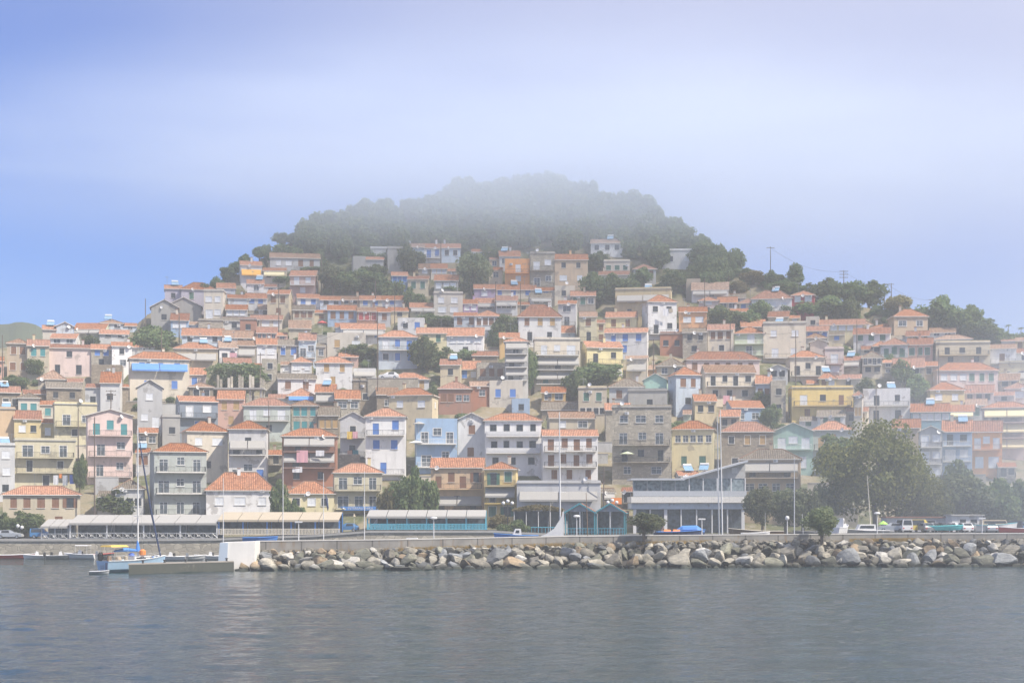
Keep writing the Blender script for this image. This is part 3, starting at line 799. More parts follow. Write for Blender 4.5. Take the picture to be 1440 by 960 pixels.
def window_parts(kind, w, h, style):
    """meshes of one window: its body and its moving leaves"""
    key = (kind, w, h, style)
    if key in WCACHE: return WCACHE[key]
    trim, far = style
    body = MB(); pane = MB(); leaf = None
    if trim:
        t = .1
        body.box(-w/2-t, w/2+t, -.05, -.015, h/2, h/2+t, 0); body.box(-w/2-t, -w/2, -.05, -.015, -h/2, h/2, 0); body.box(w/2, w/2+t, -.05, -.015, -h/2, h/2, 0)
    body.box(-w/2-.08, w/2+.08, -.14, -.0, -h/2-.08, -h/2-.002, 0)          # sill
    fm = 1
    if kind in 'cd':
        ring(body, w, h, .06, 0, .05, fm); body.box(-.03, .03, .002, .05, -h/2+.06, h/2-.06, fm)
        if h > 1.3: body.box(-w/2+.06, -.03, .004, .05, h/2-.5, h/2-.45, fm); body.box(.03, w/2-.06, .004, .05, h/2-.5, h/2-.45, fm)
        pane.box(-w/2, w/2, .05, .09, -h/2, h/2)
    else:
        ring(body, w, h, .05, 0, .05, fm)
        leaf = MB()
        leaf_panel(leaf, 0, w/2-.05, -h/2+.05, h/2-.05, .01, .045)
        pane.box(-w/2, w/2, .06, .09, -h/2, h/2)
    fcol = 'frame' if kind == 'c' else ('darkmetal' if kind == 'd' else 's_'+kind)
    mats = ['fascia', fcol]
    pm = 'glass' if kind == 'c' else 'darkglass'
    lm = None
    if far:
        # one mesh for windows that show only a few pixels each
        mats.append(pm); i = len(body.v); body.v += pane.v; body.f += [[i+q for q in f] for f in pane.f]; body.m += [2]*len(pane.f)
        if leaf:
            for sx in (1, -1):
                i = len(body.v); body.v += [(v[0]*sx, v[1], v[2]) for v in leaf.v]
                body.f += [[i+q for q in (f if sx > 0 else f[::-1])] for f in leaf.f]; body.m += [1]*len(leaf.f)
        out = (body.mesh('window', mats), None, None, None)
    else:
        lmR = lmL = None
        if leaf:
            lmR = leaf.mesh('shutter', ['s_'+kind])
            for k, v in enumerate(leaf.v): leaf.v[k] = (-v[0], v[1], v[2])
            leaf.f = [f[::-1] for f in leaf.f]; lmL = leaf.mesh('shutter', ['s_'+kind])
        out = (body.mesh('window', mats), pane.mesh('pane', [pm]), lmR, lmL)
    WCACHE[key] = out; return out
def add_window(parent, kind, x, y, z, w, h, style, rz=0, opened=False):
    w = round(w*10)/10; h = round(h*10)/10
    b, p, lr, ll = window_parts(kind, w, h, style)
    o = put('window', b, parent, (x, y, z), rz)
    if p: put('pane', p, o)
    if lr:
        for s, l in ((1, lr), (-1, ll)):
            c = put('shutter', l, o)
            if opened: c.location = (s*(w/2-.02), -.09, 0)
    return o

RAILC = {}
def railing(parent, w, d, solid, x=0, y=0, z=0, mat='darkmetal'):
    key = (round(w, 1), round(d, 1), solid, mat)
    if key not in RAILC:
        mb = MB(); w, d = key[0], key[1]; H_ = .95
        if solid:
            mb.box(-w/2, w/2, -d, -d+.1, 0, H_); mb.box(-w/2, -w/2+.1, -d+.1, 0, 0, H_); mb.box(w/2-.1, w/2, -d+.1, 0, 0, H_)
            mb.box(-w/2+.25, w/2-.25, -d-.03, -d, .2, H_-.2)
        else:
            for a, b in (((-w/2, -d), (w/2, -d)), ((-w/2, -d), (-w/2, 0)), ((w/2, -d), (w/2, 0))):
                L = math.dist(a, b)
                for zz in (.1, H_): mb.tube([(a[0], a[1], zz), (b[0], b[1], zz)], .03, 4)
                n = max(1, int(L/.17))
                for k in range(n+1):
                    q = k/n; px, py = a[0]+(b[0]-a[0])*q, a[1]+(b[1]-a[1])*q
                    mb.tube([(px, py, .0), (px, py, H_)], .014 if k % 6 else .028, 4, cap=False)
        RAILC[key] = mb.mesh('railing', [mat])
    return put('railing', RAILC[key], parent, (x, y, z))
def dish_mesh():
    mb = MB(); mb.lathe((0,0,0), [(.02,-.1),(.2,-.08),(.36,-.02),(.44,.06),(.42,.07),(.3,-.0),(.05,-.06)], 14)
    me = mb.mesh('satellite_dish', ['white']); me.transform(Matrix.Rotation(R(68), 4, 'X')); return me
DISH = dish_mesh()
def heater_parts():
    p = MB(); p.hexa([(-.9,-.8,.15),(.9,-.8,.15),(.9,.6,1.1),(-.9,.6,1.1),(-.9,-.86,.25),(.9,-.86,.25),(.9,.54,1.2),(-.9,.54,1.2)])
    f = MB(); f.tube([(.8,-.75,.2),(.8,-.75,0),(.8,.6,0),(.8,.6,1.2),(-.8,.6,1.2),(-.8,.6,0),(-.8,-.75,0),(-.8,-.75,.2)], .03, 4)
    t = MB(); t.tube([(-.85,.72,1.35),(-.83,.72,1.35),(.83,.72,1.35),(.85,.72,1.35)], [.2,.27,.27,.2], 12)
    return f.mesh('solar_heater', ['galv']), p.mesh('collector_panel', ['solar']), t.mesh('tank', ['tank'])
HEAT = heater_parts()
def ac_mesh():
    mb = MB(); mb.box(-.4, .4, -.3, 0, 0, .55); mb.box(-.3, .1, -.312, -.3, .08, .48, 1); return mb.mesh('air_conditioner', ['white', 'greymetal'])
ACM = ac_mesh()
def antenna_mesh():
    mb = MB(); mb.tube([(0,0,0),(0,0,2.4)], .03, 4)
    mb.tube([(-.7,0,2.2),(.7,0,2.2)], .02, 4)
    for x in (-.6,-.3,0,.3,.6): mb.tube([(x,-.35,2.2),(x,.35,2.2)], .015, 4)
    return mb.mesh('antenna', ['greymetal'])
ANT = antenna_mesh()

# ------------------------------------------------------------------ walls and roofs
def facade(mb, w, z0, z1, holes, dep=.17):
    """front wall at y = 0 with real openings (x0,x1,z0,z1)"""
    xs = sorted({-w/2, w/2, *[q for o in holes for q in o[:2]]}); zs = sorted({z0, z1, *[q for o in holes for q in o[2:]]})
    for i in range(len(xs)-1):
        for j in range(len(zs)-1):
            mx, mz = (xs[i]+xs[i+1])/2, (zs[j]+zs[j+1])/2
            if any(o[0] < mx < o[1] and o[2] < mz < o[3] for o in holes): continue
            mb.face([(xs[i],0,zs[j]),(xs[i+1],0,zs[j]),(xs[i+1],0,zs[j+1]),(xs[i],0,zs[j+1])])
    for a, b, c, d in holes:
        mb.face([(a,0,c),(a,0,d),(a,dep,d),(a,dep,c)]); mb.face([(b,0,c),(b,dep,c),(b,dep,d),(b,0,d)])
        mb.face([(a,0,d),(b,0,d),(b,dep,d),(a,dep,d)]); mb.face([(a,0,c),(a,dep,c),(b,dep,c),(b,0,c)])
        mb.face([(a,dep,c),(a,dep,d),(b,dep,d),(b,dep,c)])
def slab(mb, polys, t, mtop=0, mside=1):
    """tiled planes given as polygons with an eave direction for their UVs; edges shared by one polygon get a fascia"""
    edge = {}
    K = lambda p: tuple(round(c, 3) for c in p)
    for pts in polys:
        pts = [Vector(p) for p in pts]
        n = (pts[1]-pts[0]).cross(pts[2]-pts[0])
        if n.z < 0: pts.reverse(); n = -n
        n.normalize(); u = Vector((0,0,1)).cross(n)
        u = u.normalized() if u.length > 1e-4 else Vector((1,0,0)); v = n.cross(u)
        mb.face(pts, mtop, [(p.dot(u), p.dot(v)) for p in pts])
        dn = Vector((0,0,-t))
        mb.face([p+dn for p in reversed(pts)], mside)
        for k in range(len(pts)):
            a, b = K(pts[k]), K(pts[(k+1) % len(pts)])
            if (b, a) in edge: del edge[(b, a)]
            else: edge[(a, b)] = 1
    for a, b in edge:
        a, b = Vector(a), Vector(b); dn = Vector((0,0,-t)); mb.face([b, a, a+dn, b+dn], mside)
def roof_polys(kind, w, d, ze, zr, o=.38):
    if kind == 'g':
        p = (zr-ze)/(d/2); e = ze-o*p; x = w/2+.2
        return [[(-x,-o,e),(x,-o,e),(x,d/2,zr),(-x,d/2,zr)], [(-x,d/2,zr),(x,d/2,zr),(x,d+o,e),(-x,d+o,e)]]
    if kind == 'h':
        i = min(w/2-.05, d/2); p = (zr-ze)/(d/2); e = ze-o*p; x = w/2+o
        a, b = (-w/2+i, d/2, zr), (w/2-i, d/2, zr)
        f0, f1, b0, b1 = (-x,-o,e), (x,-o,e), (-x,d+o,e), (x,d+o,e)
        return [[f0, f1, b, a], [f1, b1, b], [b1, b0, a, b], [b0, f0, a]]
    if kind == 'f':
        p = (zr-ze)/(w/2); e = ze-o*p; x = w/2+o
        return [[(-x,-o,e),(0,-o,zr),(0,d,zr),(-x,d,e)], [(x,-o,e),(x,d,e),(0,d,zr),(0,-o,zr)]]
def add_wing(root, h, ww, xc, ze, fl):
    back = random.uniform(.5, 1.6); low = random.uniform(.5, 1.5); z1 = max(1.2, ze-low); d = h.d-back; n = max(1, len(h.rows)); sh = z1/n; holes = []; wins = []
    kd = next((k for r in h.rows for k in r[0]), 'd')
    for r in range(n):
        w1, h1 = round(min(1.2, ww*.5), 1), round(min(1.6, sh*.6), 1)
        if w1 >= .4 and h1 >= .4: holes.append((-w1/2, w1/2, z1-(r+.5)*sh-h1/2, z1-(r+.5)*sh+h1/2)); wins.append((z1-(r+.5)*sh, w1, h1))
    mb = MB(); facade(mb, ww-.02, fl, z1, holes)
    for s in (-1, 1):
        x = s*(ww/2-.01); P = [(x,0,fl),(x,d,fl),(x,d,z1),(x,0,z1)]; mb.face(P if s > 0 else P[::-1]); T = [(x,0,z1),(x,d,z1),(x,d/2,z1+1.0)]; mb.face(T if s > 0 else T[::-1])
    wl = h.wall if random.random() < .45 else random.choice('WwcCsnp')
    o = mb.build('wing', 'w_'+wl, root); o.location = (xc, back, 0)
    rb = MB(); slab(rb, roof_polys('g', ww-.42, d, z1+.03, z1+1.05, .3), .12); rb.build('wing_roof', ['r_'+random.choice('oorqd'), 'fascia'], o)
    for z, w1, h1 in wins: add_window(o, kd, 0, .02, z, w1, h1, (False, True))
def make_house(h):
    a0 = -math.atan2(h.X, h.D); th = R(h.yaw); a = a0+th
    Wp = (h.x1-h.x0)*h.D*math.cos(a0)/F
    d = h.d
    w = (Wp-d*abs(math.sin(th)))/math.cos(th) if abs(h.yaw) > 5 else Wp
    if w < 2.2: w = max(Wp*.85, 1.5)
    shift = (Wp-w*math.cos(th))/2*(1 if h.yaw > 5 else (-1 if h.yaw < -5 else 0))
    X, D = h.X+shift*math.cos(a0), h.D
    zb = h.zb; ca = math.cos(a)
    ze = zof(h.ye, D)-zb
    if h.roof in 'gh': zr = zof(h.yt, D+d/2*ca)-zb
    else: zr = zof(h.yt, D)-zb
    if h.roof in 'gh': zr = max(zr, ze+.18*d/2)
    if h.roof == 'f': zr = max(zr, ze+.3)
    fl = max(-6.5, 2.6-zb) if zb > 5.5 else -1.0
    cat = 'apartment block' if re.search('flats|block|apartment', h.nick) else ('taverna' if 'taverna' in h.nick else 'house')
    W0 = w; wing = 0
    if not h.nick and h.roof in 'gh' and w > 6.2 and abs(h.yaw) < 7 and random.random() < .55: wing = random.choice((-1, 1)); w = W0*random.uniform(.55, .68)
    root = thing({'apartment block': 'apartment_block', 'taverna': 'taverna', 'house': 'house'}[cat], h.label, cat, (X, D, zb), a, 'houses on the hillside')
    h.root = root
    if wing:                                 # the main block keeps one end of the plot, a lower wing stands back at the other
        off = wing*(W0-w)/2; X -= off*math.cos(a); D -= off*math.sin(a); root.location = (X, D, zb)
        add_wing(root, h, W0-w, wing*W0/2, ze, fl)
    near = D < 303
    # openings
    holes = []; wins = []; n = len(h.rows); ztop = ze if h.roof != 't' else max(ze-.3, 1.2)
    sh = ztop/max(n, 1); trim = random.random() < .28
    for r, (kinds, bal, awn) in enumerate(h.rows):
        zf = ztop-(r+1)*sh; k = len(kinds)
        if not k: continue
        pitch = w*.92/k
        for q, kd in enumerate(kinds):
            door = bal and (q % 2 == 0) or (r == n-1 and n > 1 and random.random() < .15)
            ww = min(random.choice((1.1, 1.2, 1.3)) if kd not in 'cw' else random.choice((1.4, 1.6, 2.0)), pitch*.76)
            hh = min(2.2, sh*.82) if door else min(1.75 if kd in 'bugtyr' else 1.45, sh*.62)
            if ww < .35 or hh < .35: continue
            ww, hh = max(.4, round(ww*10)/10), max(.4, round(hh*10)/10)
            cx = -w*.46+pitch*(q+.5)+random.uniform(-.06, .06)*pitch
            cz = zf+hh/2+.12 if door else zf+sh*.52
            cz = min(cz, zf+sh-hh/2-.12) if sh > hh+.3 else zf+sh/2
            holes.append((cx-ww/2, cx+ww/2, cz-hh/2, cz+hh/2)); wins.append((kd, cx, cz, ww, hh))
    mb = MB()
    flat_top = zr if h.roof == 't' else ze
    facade(mb, w, fl, flat_top, holes)
    for s in (-1, 1):
        x = s*w/2
        P = [(x,0,fl),(x,d,fl),(x,d,flat_top),(x,0,flat_top)]
        mb.face(P if s > 0 else P[::-1])
        if h.roof == 'g':
            T = [(x,0,ze),(x,d,ze),(x,d/2,zr)]; mb.face(T if s > 0 else T[::-1])
    mb.face([(w/2,d,fl),(-w/2,d,fl),(-w/2,d,flat_top),(w/2,d,flat_top)])
    if h.roof == 'f':
        mb.face([(-w/2,0,ze),(w/2,0,ze),(0,0,zr)]); mb.face([(w/2,d,ze),(-w/2,d,ze),(0,d,zr)])
    mb.build('wall', 'w_'+h.wall, root)
    # roof
    rb = MB()
    if h.roof == 't':
        o = .18 if random.random() < .6 else -.02
        zt = zr-.02
        rb.box(-w/2-o, w/2+o, -o-.003, d+o, zt-.16, zt, 0)
        if o > 0: 
            for x0, x1, y0, y1 in ((-w/2-.003, w/2+.003, -.006, .14), (-w/2-.003, -w/2+.14, .14, d), (w/2-.14, w/2+.003, .14, d)): rb.box(x0, x1, y0, y1, zt+.003, zt+.4, 1)
        roof = rb.build('roof', ['slab', 'w_'+h.wall], root)
    else:
        P = roof_polys(h.roof, w, d, ze+.03, zr+.05)
        slab(rb, P, .13)
        if h.roof in 'hf' or random.random() < .5:      # ridge and hip caps
            caps = [(P[0][2], P[0][3])] if h.roof == 'g' else ([(P[0][2], P[0][3]), (P[0][0], P[0][3]), (P[0][1], P[0][2])] if h.roof == 'h' else [(P[0][1], P[0][2])])
            for A, B in caps:
                if math.dist(A, B) > .3: rb.tube([A, B], .11, 5, 2)
        roof = rb.build('roof', ['r_'+h.rc if h.rc in ROOFS else 'r_o', 'fascia', 'r_q'], root)
    for kd, cx, cz, ww, hh in wins:
        add_window(root, kd, cx, .02, cz, ww, hh, (trim, not near), opened=(near and kd in 'bugty' and random.random() < .25))
    if abs(h.yaw) > 6 and n:                 # windows in the gable side that shows
        s = -1 if h.yaw > 0 else 1
        for r in range(n):
            if random.random() < .65:
                kd = h.rows[r][0][0] if h.rows[r][0] else 'd'
                hh = round(min(1.3, sh*.5)*10)/10
                if hh >= .4: add_window(root, kd, s*(w/2+.03), d*random.choice((.3, .5, .65)), ztop-(r+.5)*sh, .9, hh, (False, not near), rz=s*math.pi/2)
    for r, (kinds, bal, awn) in enumerate(h.rows):
        zf = ztop-(r+1)*sh; bw = w*.94
        if bal:
            dd = 1.15; sl = MB(); sl.box(-bw/2, bw/2, -dd, -.003, zf-.14, zf+.02)
            if near and n > 1: sl.box(-bw/2-.02, bw/2+.02, -dd-.03, -dd-.001, zf-.15, zf+.04)
            b = sl.build('balcony', 'fascia' if h.wall in 'WwcvPbB' else 'w_'+h.wall, root)
            railing(b, bw-.06, dd-.05, bal == 'K', 0, 0, zf+.02, 'white' if bal == 'K' or h.wall in 'PBgG' else 'darkmetal')
        if awn:
            mat = {'A': 'awn_w', 'Au': 'awn_u', 'Ao': 'awn_o', 'Ay': 'awn_y'}[awn]
            zt = zf+min(sh-.1, 2.75); nn = 2 if bw > 6 else 1; drop = min(1.5, sh*.5)
            for q in range(nn):
                aw = bw/nn-.15; x0 = -bw/2+q*(bw/nn)+.07; m2 = MB()
                m2.hexa([(x0,-1.05,zt-drop),(x0+aw,-1.05,zt-drop),(x0+aw,-.01,zt-.03),(x0,-.01,zt-.03),(x0,-1.07,zt-drop+.03),(x0+aw,-1.07,zt-drop+.03),(x0+aw,-.01,zt),(x0,-.01,zt)])
                m2.box(x0, x0+aw, -1.075, -1.052, zt-drop-.28, zt-drop-.002)
                m2.build('awning', mat, root)
    # things fixed to the house
    top = zr if h.roof != 't' else zr
    if h.roof in 'gh' and random.random() < .4:
        c = MB(); x = random.uniform(-.35, .35)*w; y = d*random.uniform(.42, .62); z = ze+(zr-ze)*(1-abs(y-d/2)/(d/2))-.3
        c.box(x-.28, x+.28, y-.28, y+.28, z, z+1.35); c.box(x-.35, x+.35, y-.35, y+.35, z+1.352, z+1.46, 1)
        c.build('chimney', ['w_'+h.wall if h.wall not in 'TBGXoY' else 'w_c', 'r_o'], roof)
    if 's' in h.opts:
        x = random.uniform(-.28, .28)*w; z = (ze+(zr-ze)*.75) if h.roof != 't' else zr
        f = put('solar_heater', HEAT[0], root, (x, d*.45, z+.05), random.uniform(-.2, .2)); put('collector_panel', HEAT[1], f); put('tank', HEAT[2], f)
    if 'd' in h.opts or random.random() < .17:
        x = random.uniform(-.42, .42)*w
        put('satellite_dish', DISH, root, (x, -.35, ze-.25 if h.roof != 't' else zr+.6), random.uniform(-.6, .9))
    if random.random() < .3 and n:
        put('air_conditioner', ACM, root, (random.uniform(-.4, .4)*w, -.003, max(.5, ztop-.75)))
    if random.random() < .3:
        put('antenna', ANT, root, (random.uniform(-.4, .4)*w, d*.5, top-.1), random.uniform(0, 3))
    return root

# ------------------------------------------------------------------ labels that single each house out
SHN = {k: v[0] for k, v in SHUT.items()}
def base_label(h):
    c = WALLS[h.wall][0]
    kinds = [k for r in h.rows for k in r[0]]; cnt = {k: kinds.count(k) for k in kinds}
    rf = {'g': '', 'h': 'hip-roofed', 'f': 'gable-fronted', 't': 'flat-roofed'}[h.roof]
    if h.rc == 'd': rf = 'dark-roofed'
    fl = {2: 'two-storey', 3: 'three-storey'}.get(len(h.rows), '')
    ex = ''
    if any(r[2] for r in h.rows): ex = 'with awning'
    elif 's' in h.opts: ex = 'with solar heater'
    elif kinds and max(cnt, key=cnt.get) in 'bugtyr': ex = 'with %s shutters' % SHN[max(cnt, key=cnt.get)]
    elif any(r[1] for r in h.rows): ex = 'with balcony'
    elif not kinds: ex = 'without windows'
    elif max(cnt, key=cnt.get) in 'w': ex = 'with white blinds'
    else: ex = ''
    parts = [c] + ([rf] if rf else []) + ([fl] if fl and len((c+' '+rf).split()) < 3 else []) + ['house'] + ([ex] if ex else [])
    return ' '.join(parts)
marks = [h for h in HOUSES if h.nick]
def mid(h): return ((h.x0+h.x1)/2, (h.ye+min(h.yb, h.ye+25))/2)
def rel(h, m):
    dx, dy = mid(h)[0]-mid(m)[0], mid(h)[1]-mid(m)[1]
    if abs(dx) < 22 and abs(dy) > 8: return 'just above the' if dy < 0 else 'just below the'
    if abs(dy) < 14: return 'left of the' if dx < 0 else 'right of the'
    return ('up and left of the' if dx < 0 else 'up and right of the') if dy < 0 else ('down and left of the' if dx < 0 else 'down and right of the')
used = {}
for h in marks: h.label = h.nick; used[h.nick] = h
for h in HOUSES:
    if h.nick: continue
    b = base_label(h)
    near = sorted(marks, key=lambda m: math.hypot(mid(h)[0]-mid(m)[0], (mid(h)[1]-mid(m)[1])*1.5))
    cands = []
    for m in near[:10]:
        t = (b+' '+rel(h, m)+' '+m.nick)
        cands.append(t)
    def ok(t): return 4 <= len(t.split()) <= 16 and t not in used
    pick = next((t for t in cands if ok(t)), None)
    if not pick: pick = next(t for t in (WALLS[h.wall][0]+' house '+rel(h, m)+' '+m.nick for m in near) if ok(t))
    h.label = pick; used[pick] = h
for h in HOUSES: make_house(h)

ORD = ['first', 'second', 'third', 'fourth', 'fifth', 'sixth', 'seventh', 'eighth', 'ninth', 'tenth']
def single_out(L):
    """where look and neighbours leave several things alike, say which from the left"""
    by = {}
    for px, o in L: by.setdefault(o['label'], []).append((px, o))
    for lab, q in by.items():
        if len(q) < 2: continue
        q.sort(key=lambda t: t[0])
        for k, (px, o) in enumerate(q):
            o['label'] = lab+(' (%s)' % ('left one', 'right one')[k] if len(q) == 2 else ' (%s from left)' % ORD[k])
# ------------------------------------------------------------------ trees
def crown_mesh(name, seed, mat, nclump=13, per=110, leaf=.16, shape='round'):
    rs = np.random.RandomState(seed); V = []; Fc = []
    cl = []
    for k in range(nclump):
        while True:
            p = rs.uniform(-1, 1, 3)
            if .25 < np.linalg.norm(p) < .92: break
        if shape == 'cypress': p = p*np.array([.35, .35, 1]); r = rs.uniform(.24, .34)
        elif shape == 'flat': p[2] = p[2]*.55+.2; r = rs.uniform(.3, .5)
        else:
            p[2] = p[2]*.85; r = rs.uniform(.26, .5)*(1.15-.35*max(p[2], 0))*(1 if nclump < 18 else (.82 if nclump < 40 else .55))
        cl.append((p*.74, r))
    for p, r in cl:
        n = int(per*(r/.4)**2)
        for q in range(n):
            d = rs.normal(size=3); d /= np.linalg.norm(d)
            c = p+d*r*rs.uniform(.55, 1.08)*np.array([1, 1, .8])
            nn = d*.8+rs.normal(size=3)*.6; nn /= np.linalg.norm(nn)
            u = np.cross(nn, rs.normal(size=3)); u /= np.linalg.norm(u); w = np.cross(nn, u)
            s = leaf*rs.uniform(.55, 1.25); i = len(V)
            V += [c-u*s-w*s*.6, c+u*s-w*s*.5, c+u*s*.7+w*s*.7, c-u*s*.6+w*s*.6]; Fc.append((i, i+1, i+2, i+3))
    V = np.array(V); V[:, 2] = (V[:, 2]-V[:, 2].min())/(V[:, 2].max()-V[:, 2].min()); V[:, :2] /= np.percentile(abs(V[:, :2]), 98.5)*2
    me = bpy.data.meshes.new('crown'); me.from_pydata(V.tolist(), [], Fc); me.materials.append(MATS[mat]); return me
def palm_mesh():
    mb = MB(); rs = random.Random(3)
    for k in range(22):
        a = k*2.4; e = rs.uniform(-.3, .9); pr = None
        for j in range(5):
            t = j/4; r = t*.5; z = .6+math.sin(e)*t*.35-t*t*.35; w = .07*(1-t)+.01
            c = (math.cos(a)*r, math.sin(a)*r, z); s = (-math.sin(a)*w, math.cos(a)*w, 0)
            cur = ((c[0]-s[0], c[1]-s[1], z), (c[0]+s[0], c[1]+s[1], z))
            if pr: mb.face([pr[0], pr[1], cur[1], cur[0]])
            pr = cur
    return mb.mesh('crown', ['leaf_bush'])
CROWNS = {'bush': [crown_mesh('c', s, 'leaf_bush', 22, 240, .062) for s in (1, 2, 3)], 'pine': [crown_mesh('c', s, 'leaf_pine', 20, 210, .068, 'flat' if s == 5 else 'round') for s in (4, 5, 6)],
          'olive': [crown_mesh('c', s, 'leaf_olive', 26, 230, .052) for s in (7, 8)], 'plane': [crown_mesh('c', s, 'leaf_plane', 75, 640, .022) for s in (9, 12)],
          'dry': [crown_mesh('c', 10, 'leaf_dry', 18, 200, .066)], 'cypress': [crown_mesh('c', 11, 'leaf_pine', 26, 170, .06, 'cypress')], 'ivy': [crown_mesh('c', 13, 'leaf_bush', 24, 240, .05)], 'palm': [palm_mesh()]}
MASS = [crown_mesh('c', s, 'leaf_pine', 15, 120, .085, 'flat' if s == 22 else 'round') for s in (21, 22, 23, 24)]
def tree(name, label, cat, X, Y, z, w, h, kind, group, foot=None):
    root = thing(name, label, cat, (X, Y, z), random.uniform(0, 6), group)
    cr = random.choice(CROWNS[kind])
    low = {'pine': .22, 'palm': .62, 'plane': .1, 'olive': .16, 'cypress': .03}.get(kind, .05)
    g = (foot if foot is not None else z)-z
    mb = MB(); r = max(.07, min(.35, w*.045))
    if kind == 'palm': r = .12
    mb.tube([(0,0,min(g-.2, -.2)), (.03*w,0,h*.25), (0,.03*w,h*.6), (0,0,h*.75)], [r*1.3, r, r*.75, r*.35], 6)
    if kind not in ('palm', 'cypress', 'ivy'):
        for k in range(5):
            a = k*1.26+random.random(); mb.tube([(0,0,h*(.22+.06*k)), (math.cos(a)*w*.18, math.sin(a)*w*.18, h*(.42+.06*k)), (math.cos(a)*w*.33, math.sin(a)*w*.33, h*(.55+.06*k))], [r*.55, r*.35, r*.12], 5)
    mb.build('trunk', 'bark', root)
    c = put('crown', cr, root, (0,0,h*low)); c.scale = (w*1.08, w*1.08, h*(1-low)*1.03)
    return root
for t in TREES:
    X, z = xof(t.cx, t.D), zof(t.yb, t.D); g = ground(X, t.D)
    w, hh = t.w*t.D/F, t.hh*t.D/F
    if t.kind not in ('ivy', 'palm') and .3 < z-g < 7: hh += z-g; z = g
    nm, cat = {'bush': ('tree', 'tree'), 'olive': ('olive_tree', 'olive tree'), 'plane': ('plane_tree', 'plane tree'), 'dry': ('dry_shrub', 'shrub'), 'cypress': ('cypress_tree', 'tree'), 'ivy': ('ivy_plant', 'ivy'), 'palm': ('palm_tree', 'palm')}[t.kind]
    if t.kind == 'bush' and hh < 3.2: nm, cat = 'bush', 'bush'
    tree(nm, t.label, cat, X, t.D, z, w, hh, t.kind, 'trees and shrubs of the town', min(g, z) if z-g < 6 else z-1)

# the wood on the hilltop: its skyline trees singly, its inner mass as one
TOP = [(285,398),(340,362),(385,335),(430,322),(470,302),(520,292),(560,287),(600,280),(640,264),(700,252),(750,258),(790,256),(830,263),(880,281),(910,293),(940,316),(970,322),(1000,348),(1030,364)]
LOW = [(285,412),(330,385),(400,356),(450,352),(530,346),(640,342),(740,350),(830,350),(900,352),(940,372),(985,392),(1030,402)]
rs = random.Random(5); n = 0
PINES = []
px = 288.0
while px < 1020:
    yt = interp(TOP, px)+rs.uniform(-3, 5); yb = yt+rs.uniform(22, 30); D = d_row(yb)+6
    X = xof(px, D); gz = ground(X, D); h = max(4.5, min(10, zof(yt, D)-gz)); w = h*rs.uniform(.55, .85)
    side = 'west shoulder' if px < 470 else ('west crest' if px < 640 else ('misty summit' if px < 800 else ('east crest' if px < 930 else 'east end')))
    lab = '%s pine on the skyline of the hilltop wood, %s' % ('tall slender' if h/w > 1.55 else ('broad' if h/w < 1.3 else 'round-crowned'), side)
    PINES.append((px, tree('pine_tree', lab, 'pine tree', X, D, gz-.2, w, h, 'pine', 'skyline pines of the hilltop wood')))
    px += rs.uniform(10, 19); n += 1
single_out(PINES)
V = []; FF = []; off = 0
def addcopy(me, X, Y, z, w, h, rz):
    global off
    a = np.empty(len(me.vertices)*3); me.vertices.foreach_get('co', a); a = a.reshape(-1, 3)
    c, s = math.cos(rz), math.sin(rz); b = np.empty_like(a)
    b[:, 0] = (a[:, 0]*c-a[:, 1]*s)*w+X; b[:, 1] = (a[:, 0]*s+a[:, 1]*c)*w+Y; b[:, 2] = a[:, 2]*h+z
    f = np.empty(len(me.loops), int); me.loops.foreach_get('vertex_index', f); V.append(b); FF.append(f.reshape(-1, 4)+off); off += len(a)
cnt = 0
for k in range(6000):
    px = rs.uniform(285, 1030); a, b = interp(TOP, px)+16, interp(LOW, px)
    if b <= a+2: continue
    y = rs.uniform(a, b+8)
    if rs.random() > (b-a)/95+.1: continue
    D = d_row(y+12)+4; X = xof(px, D)
    if any(h.x0-6 < px < h.x1+6 and h.yt-4 < y-10 < h.yb+8 for h in HOUSES): continue
    h = rs.uniform(5, 8.5); w = h*rs.uniform(.65, .95); addcopy(rs.choice(MASS), X, D, ground(X, D)+.3, w, h, rs.uniform(0, 6)); cnt += 1
    if cnt > 330: break
me = bpy.data.meshes.new('hilltop_wood'); me.from_pydata(np.concatenate(V).tolist(), [], np.concatenate(FF).tolist()); me.materials.append(MATS['leaf_wood'])
struct(put('hilltop_wood', me), 'stuff')
# undergrowth and scrub on the open slopes and in the gaps between the houses
V = []; FF = []; off = 0; cnt = 0
for k in range(5000):
    px = rs.uniform(-10, 1450); y = rs.uniform(330, 600)
    if y < interp(SKY, px)+6: continue
    D = d_row(y); X = xof(px, D)
    if any(abs((X-h.X)) < h.wm/2+.8 and -1.2 < D-h.D < h.d+.6 for h in HOUSES): continue
    s = rs.uniform(.8, 2.2); addcopy(rs.choice(MASS), X, D, ground(X, D)-.2, s*1.3, s, rs.uniform(0, 6)); cnt += 1
    if cnt > 260: break
for k in range(150):                       # the scrubby line along the east ridge
    px = rs.uniform(985, 1445); y = interp(SKY, px)+rs.uniform(-2, 9); D = d_row(y); X = xof(px, D); s = rs.uniform(.9, 2.3); addcopy(rs.choice(MASS), X, D, ground(X, D)-.3, s*1.25, s, rs.uniform(0, 6))
for k in range(260):
    X = rs.choice((rs.uniform(-300, -130), rs.uniform(150, 300))); D = rs.uniform(285, 440); g = ground(X, D)
    if g > 4 and not -10 < CX+F*X/D < 1450: s = rs.uniform(.9, 3.2); addcopy(rs.choice(MASS), X, D, g-.3, s*1.3, s, rs.uniform(0, 6))
me = bpy.data.meshes.new('undergrowth'); me.from_pydata(np.concatenate(V).tolist(), [], np.concatenate(FF).tolist()); me.materials.append(MATS['leaf_wood'])
struct(put('undergrowth', me), 'stuff')

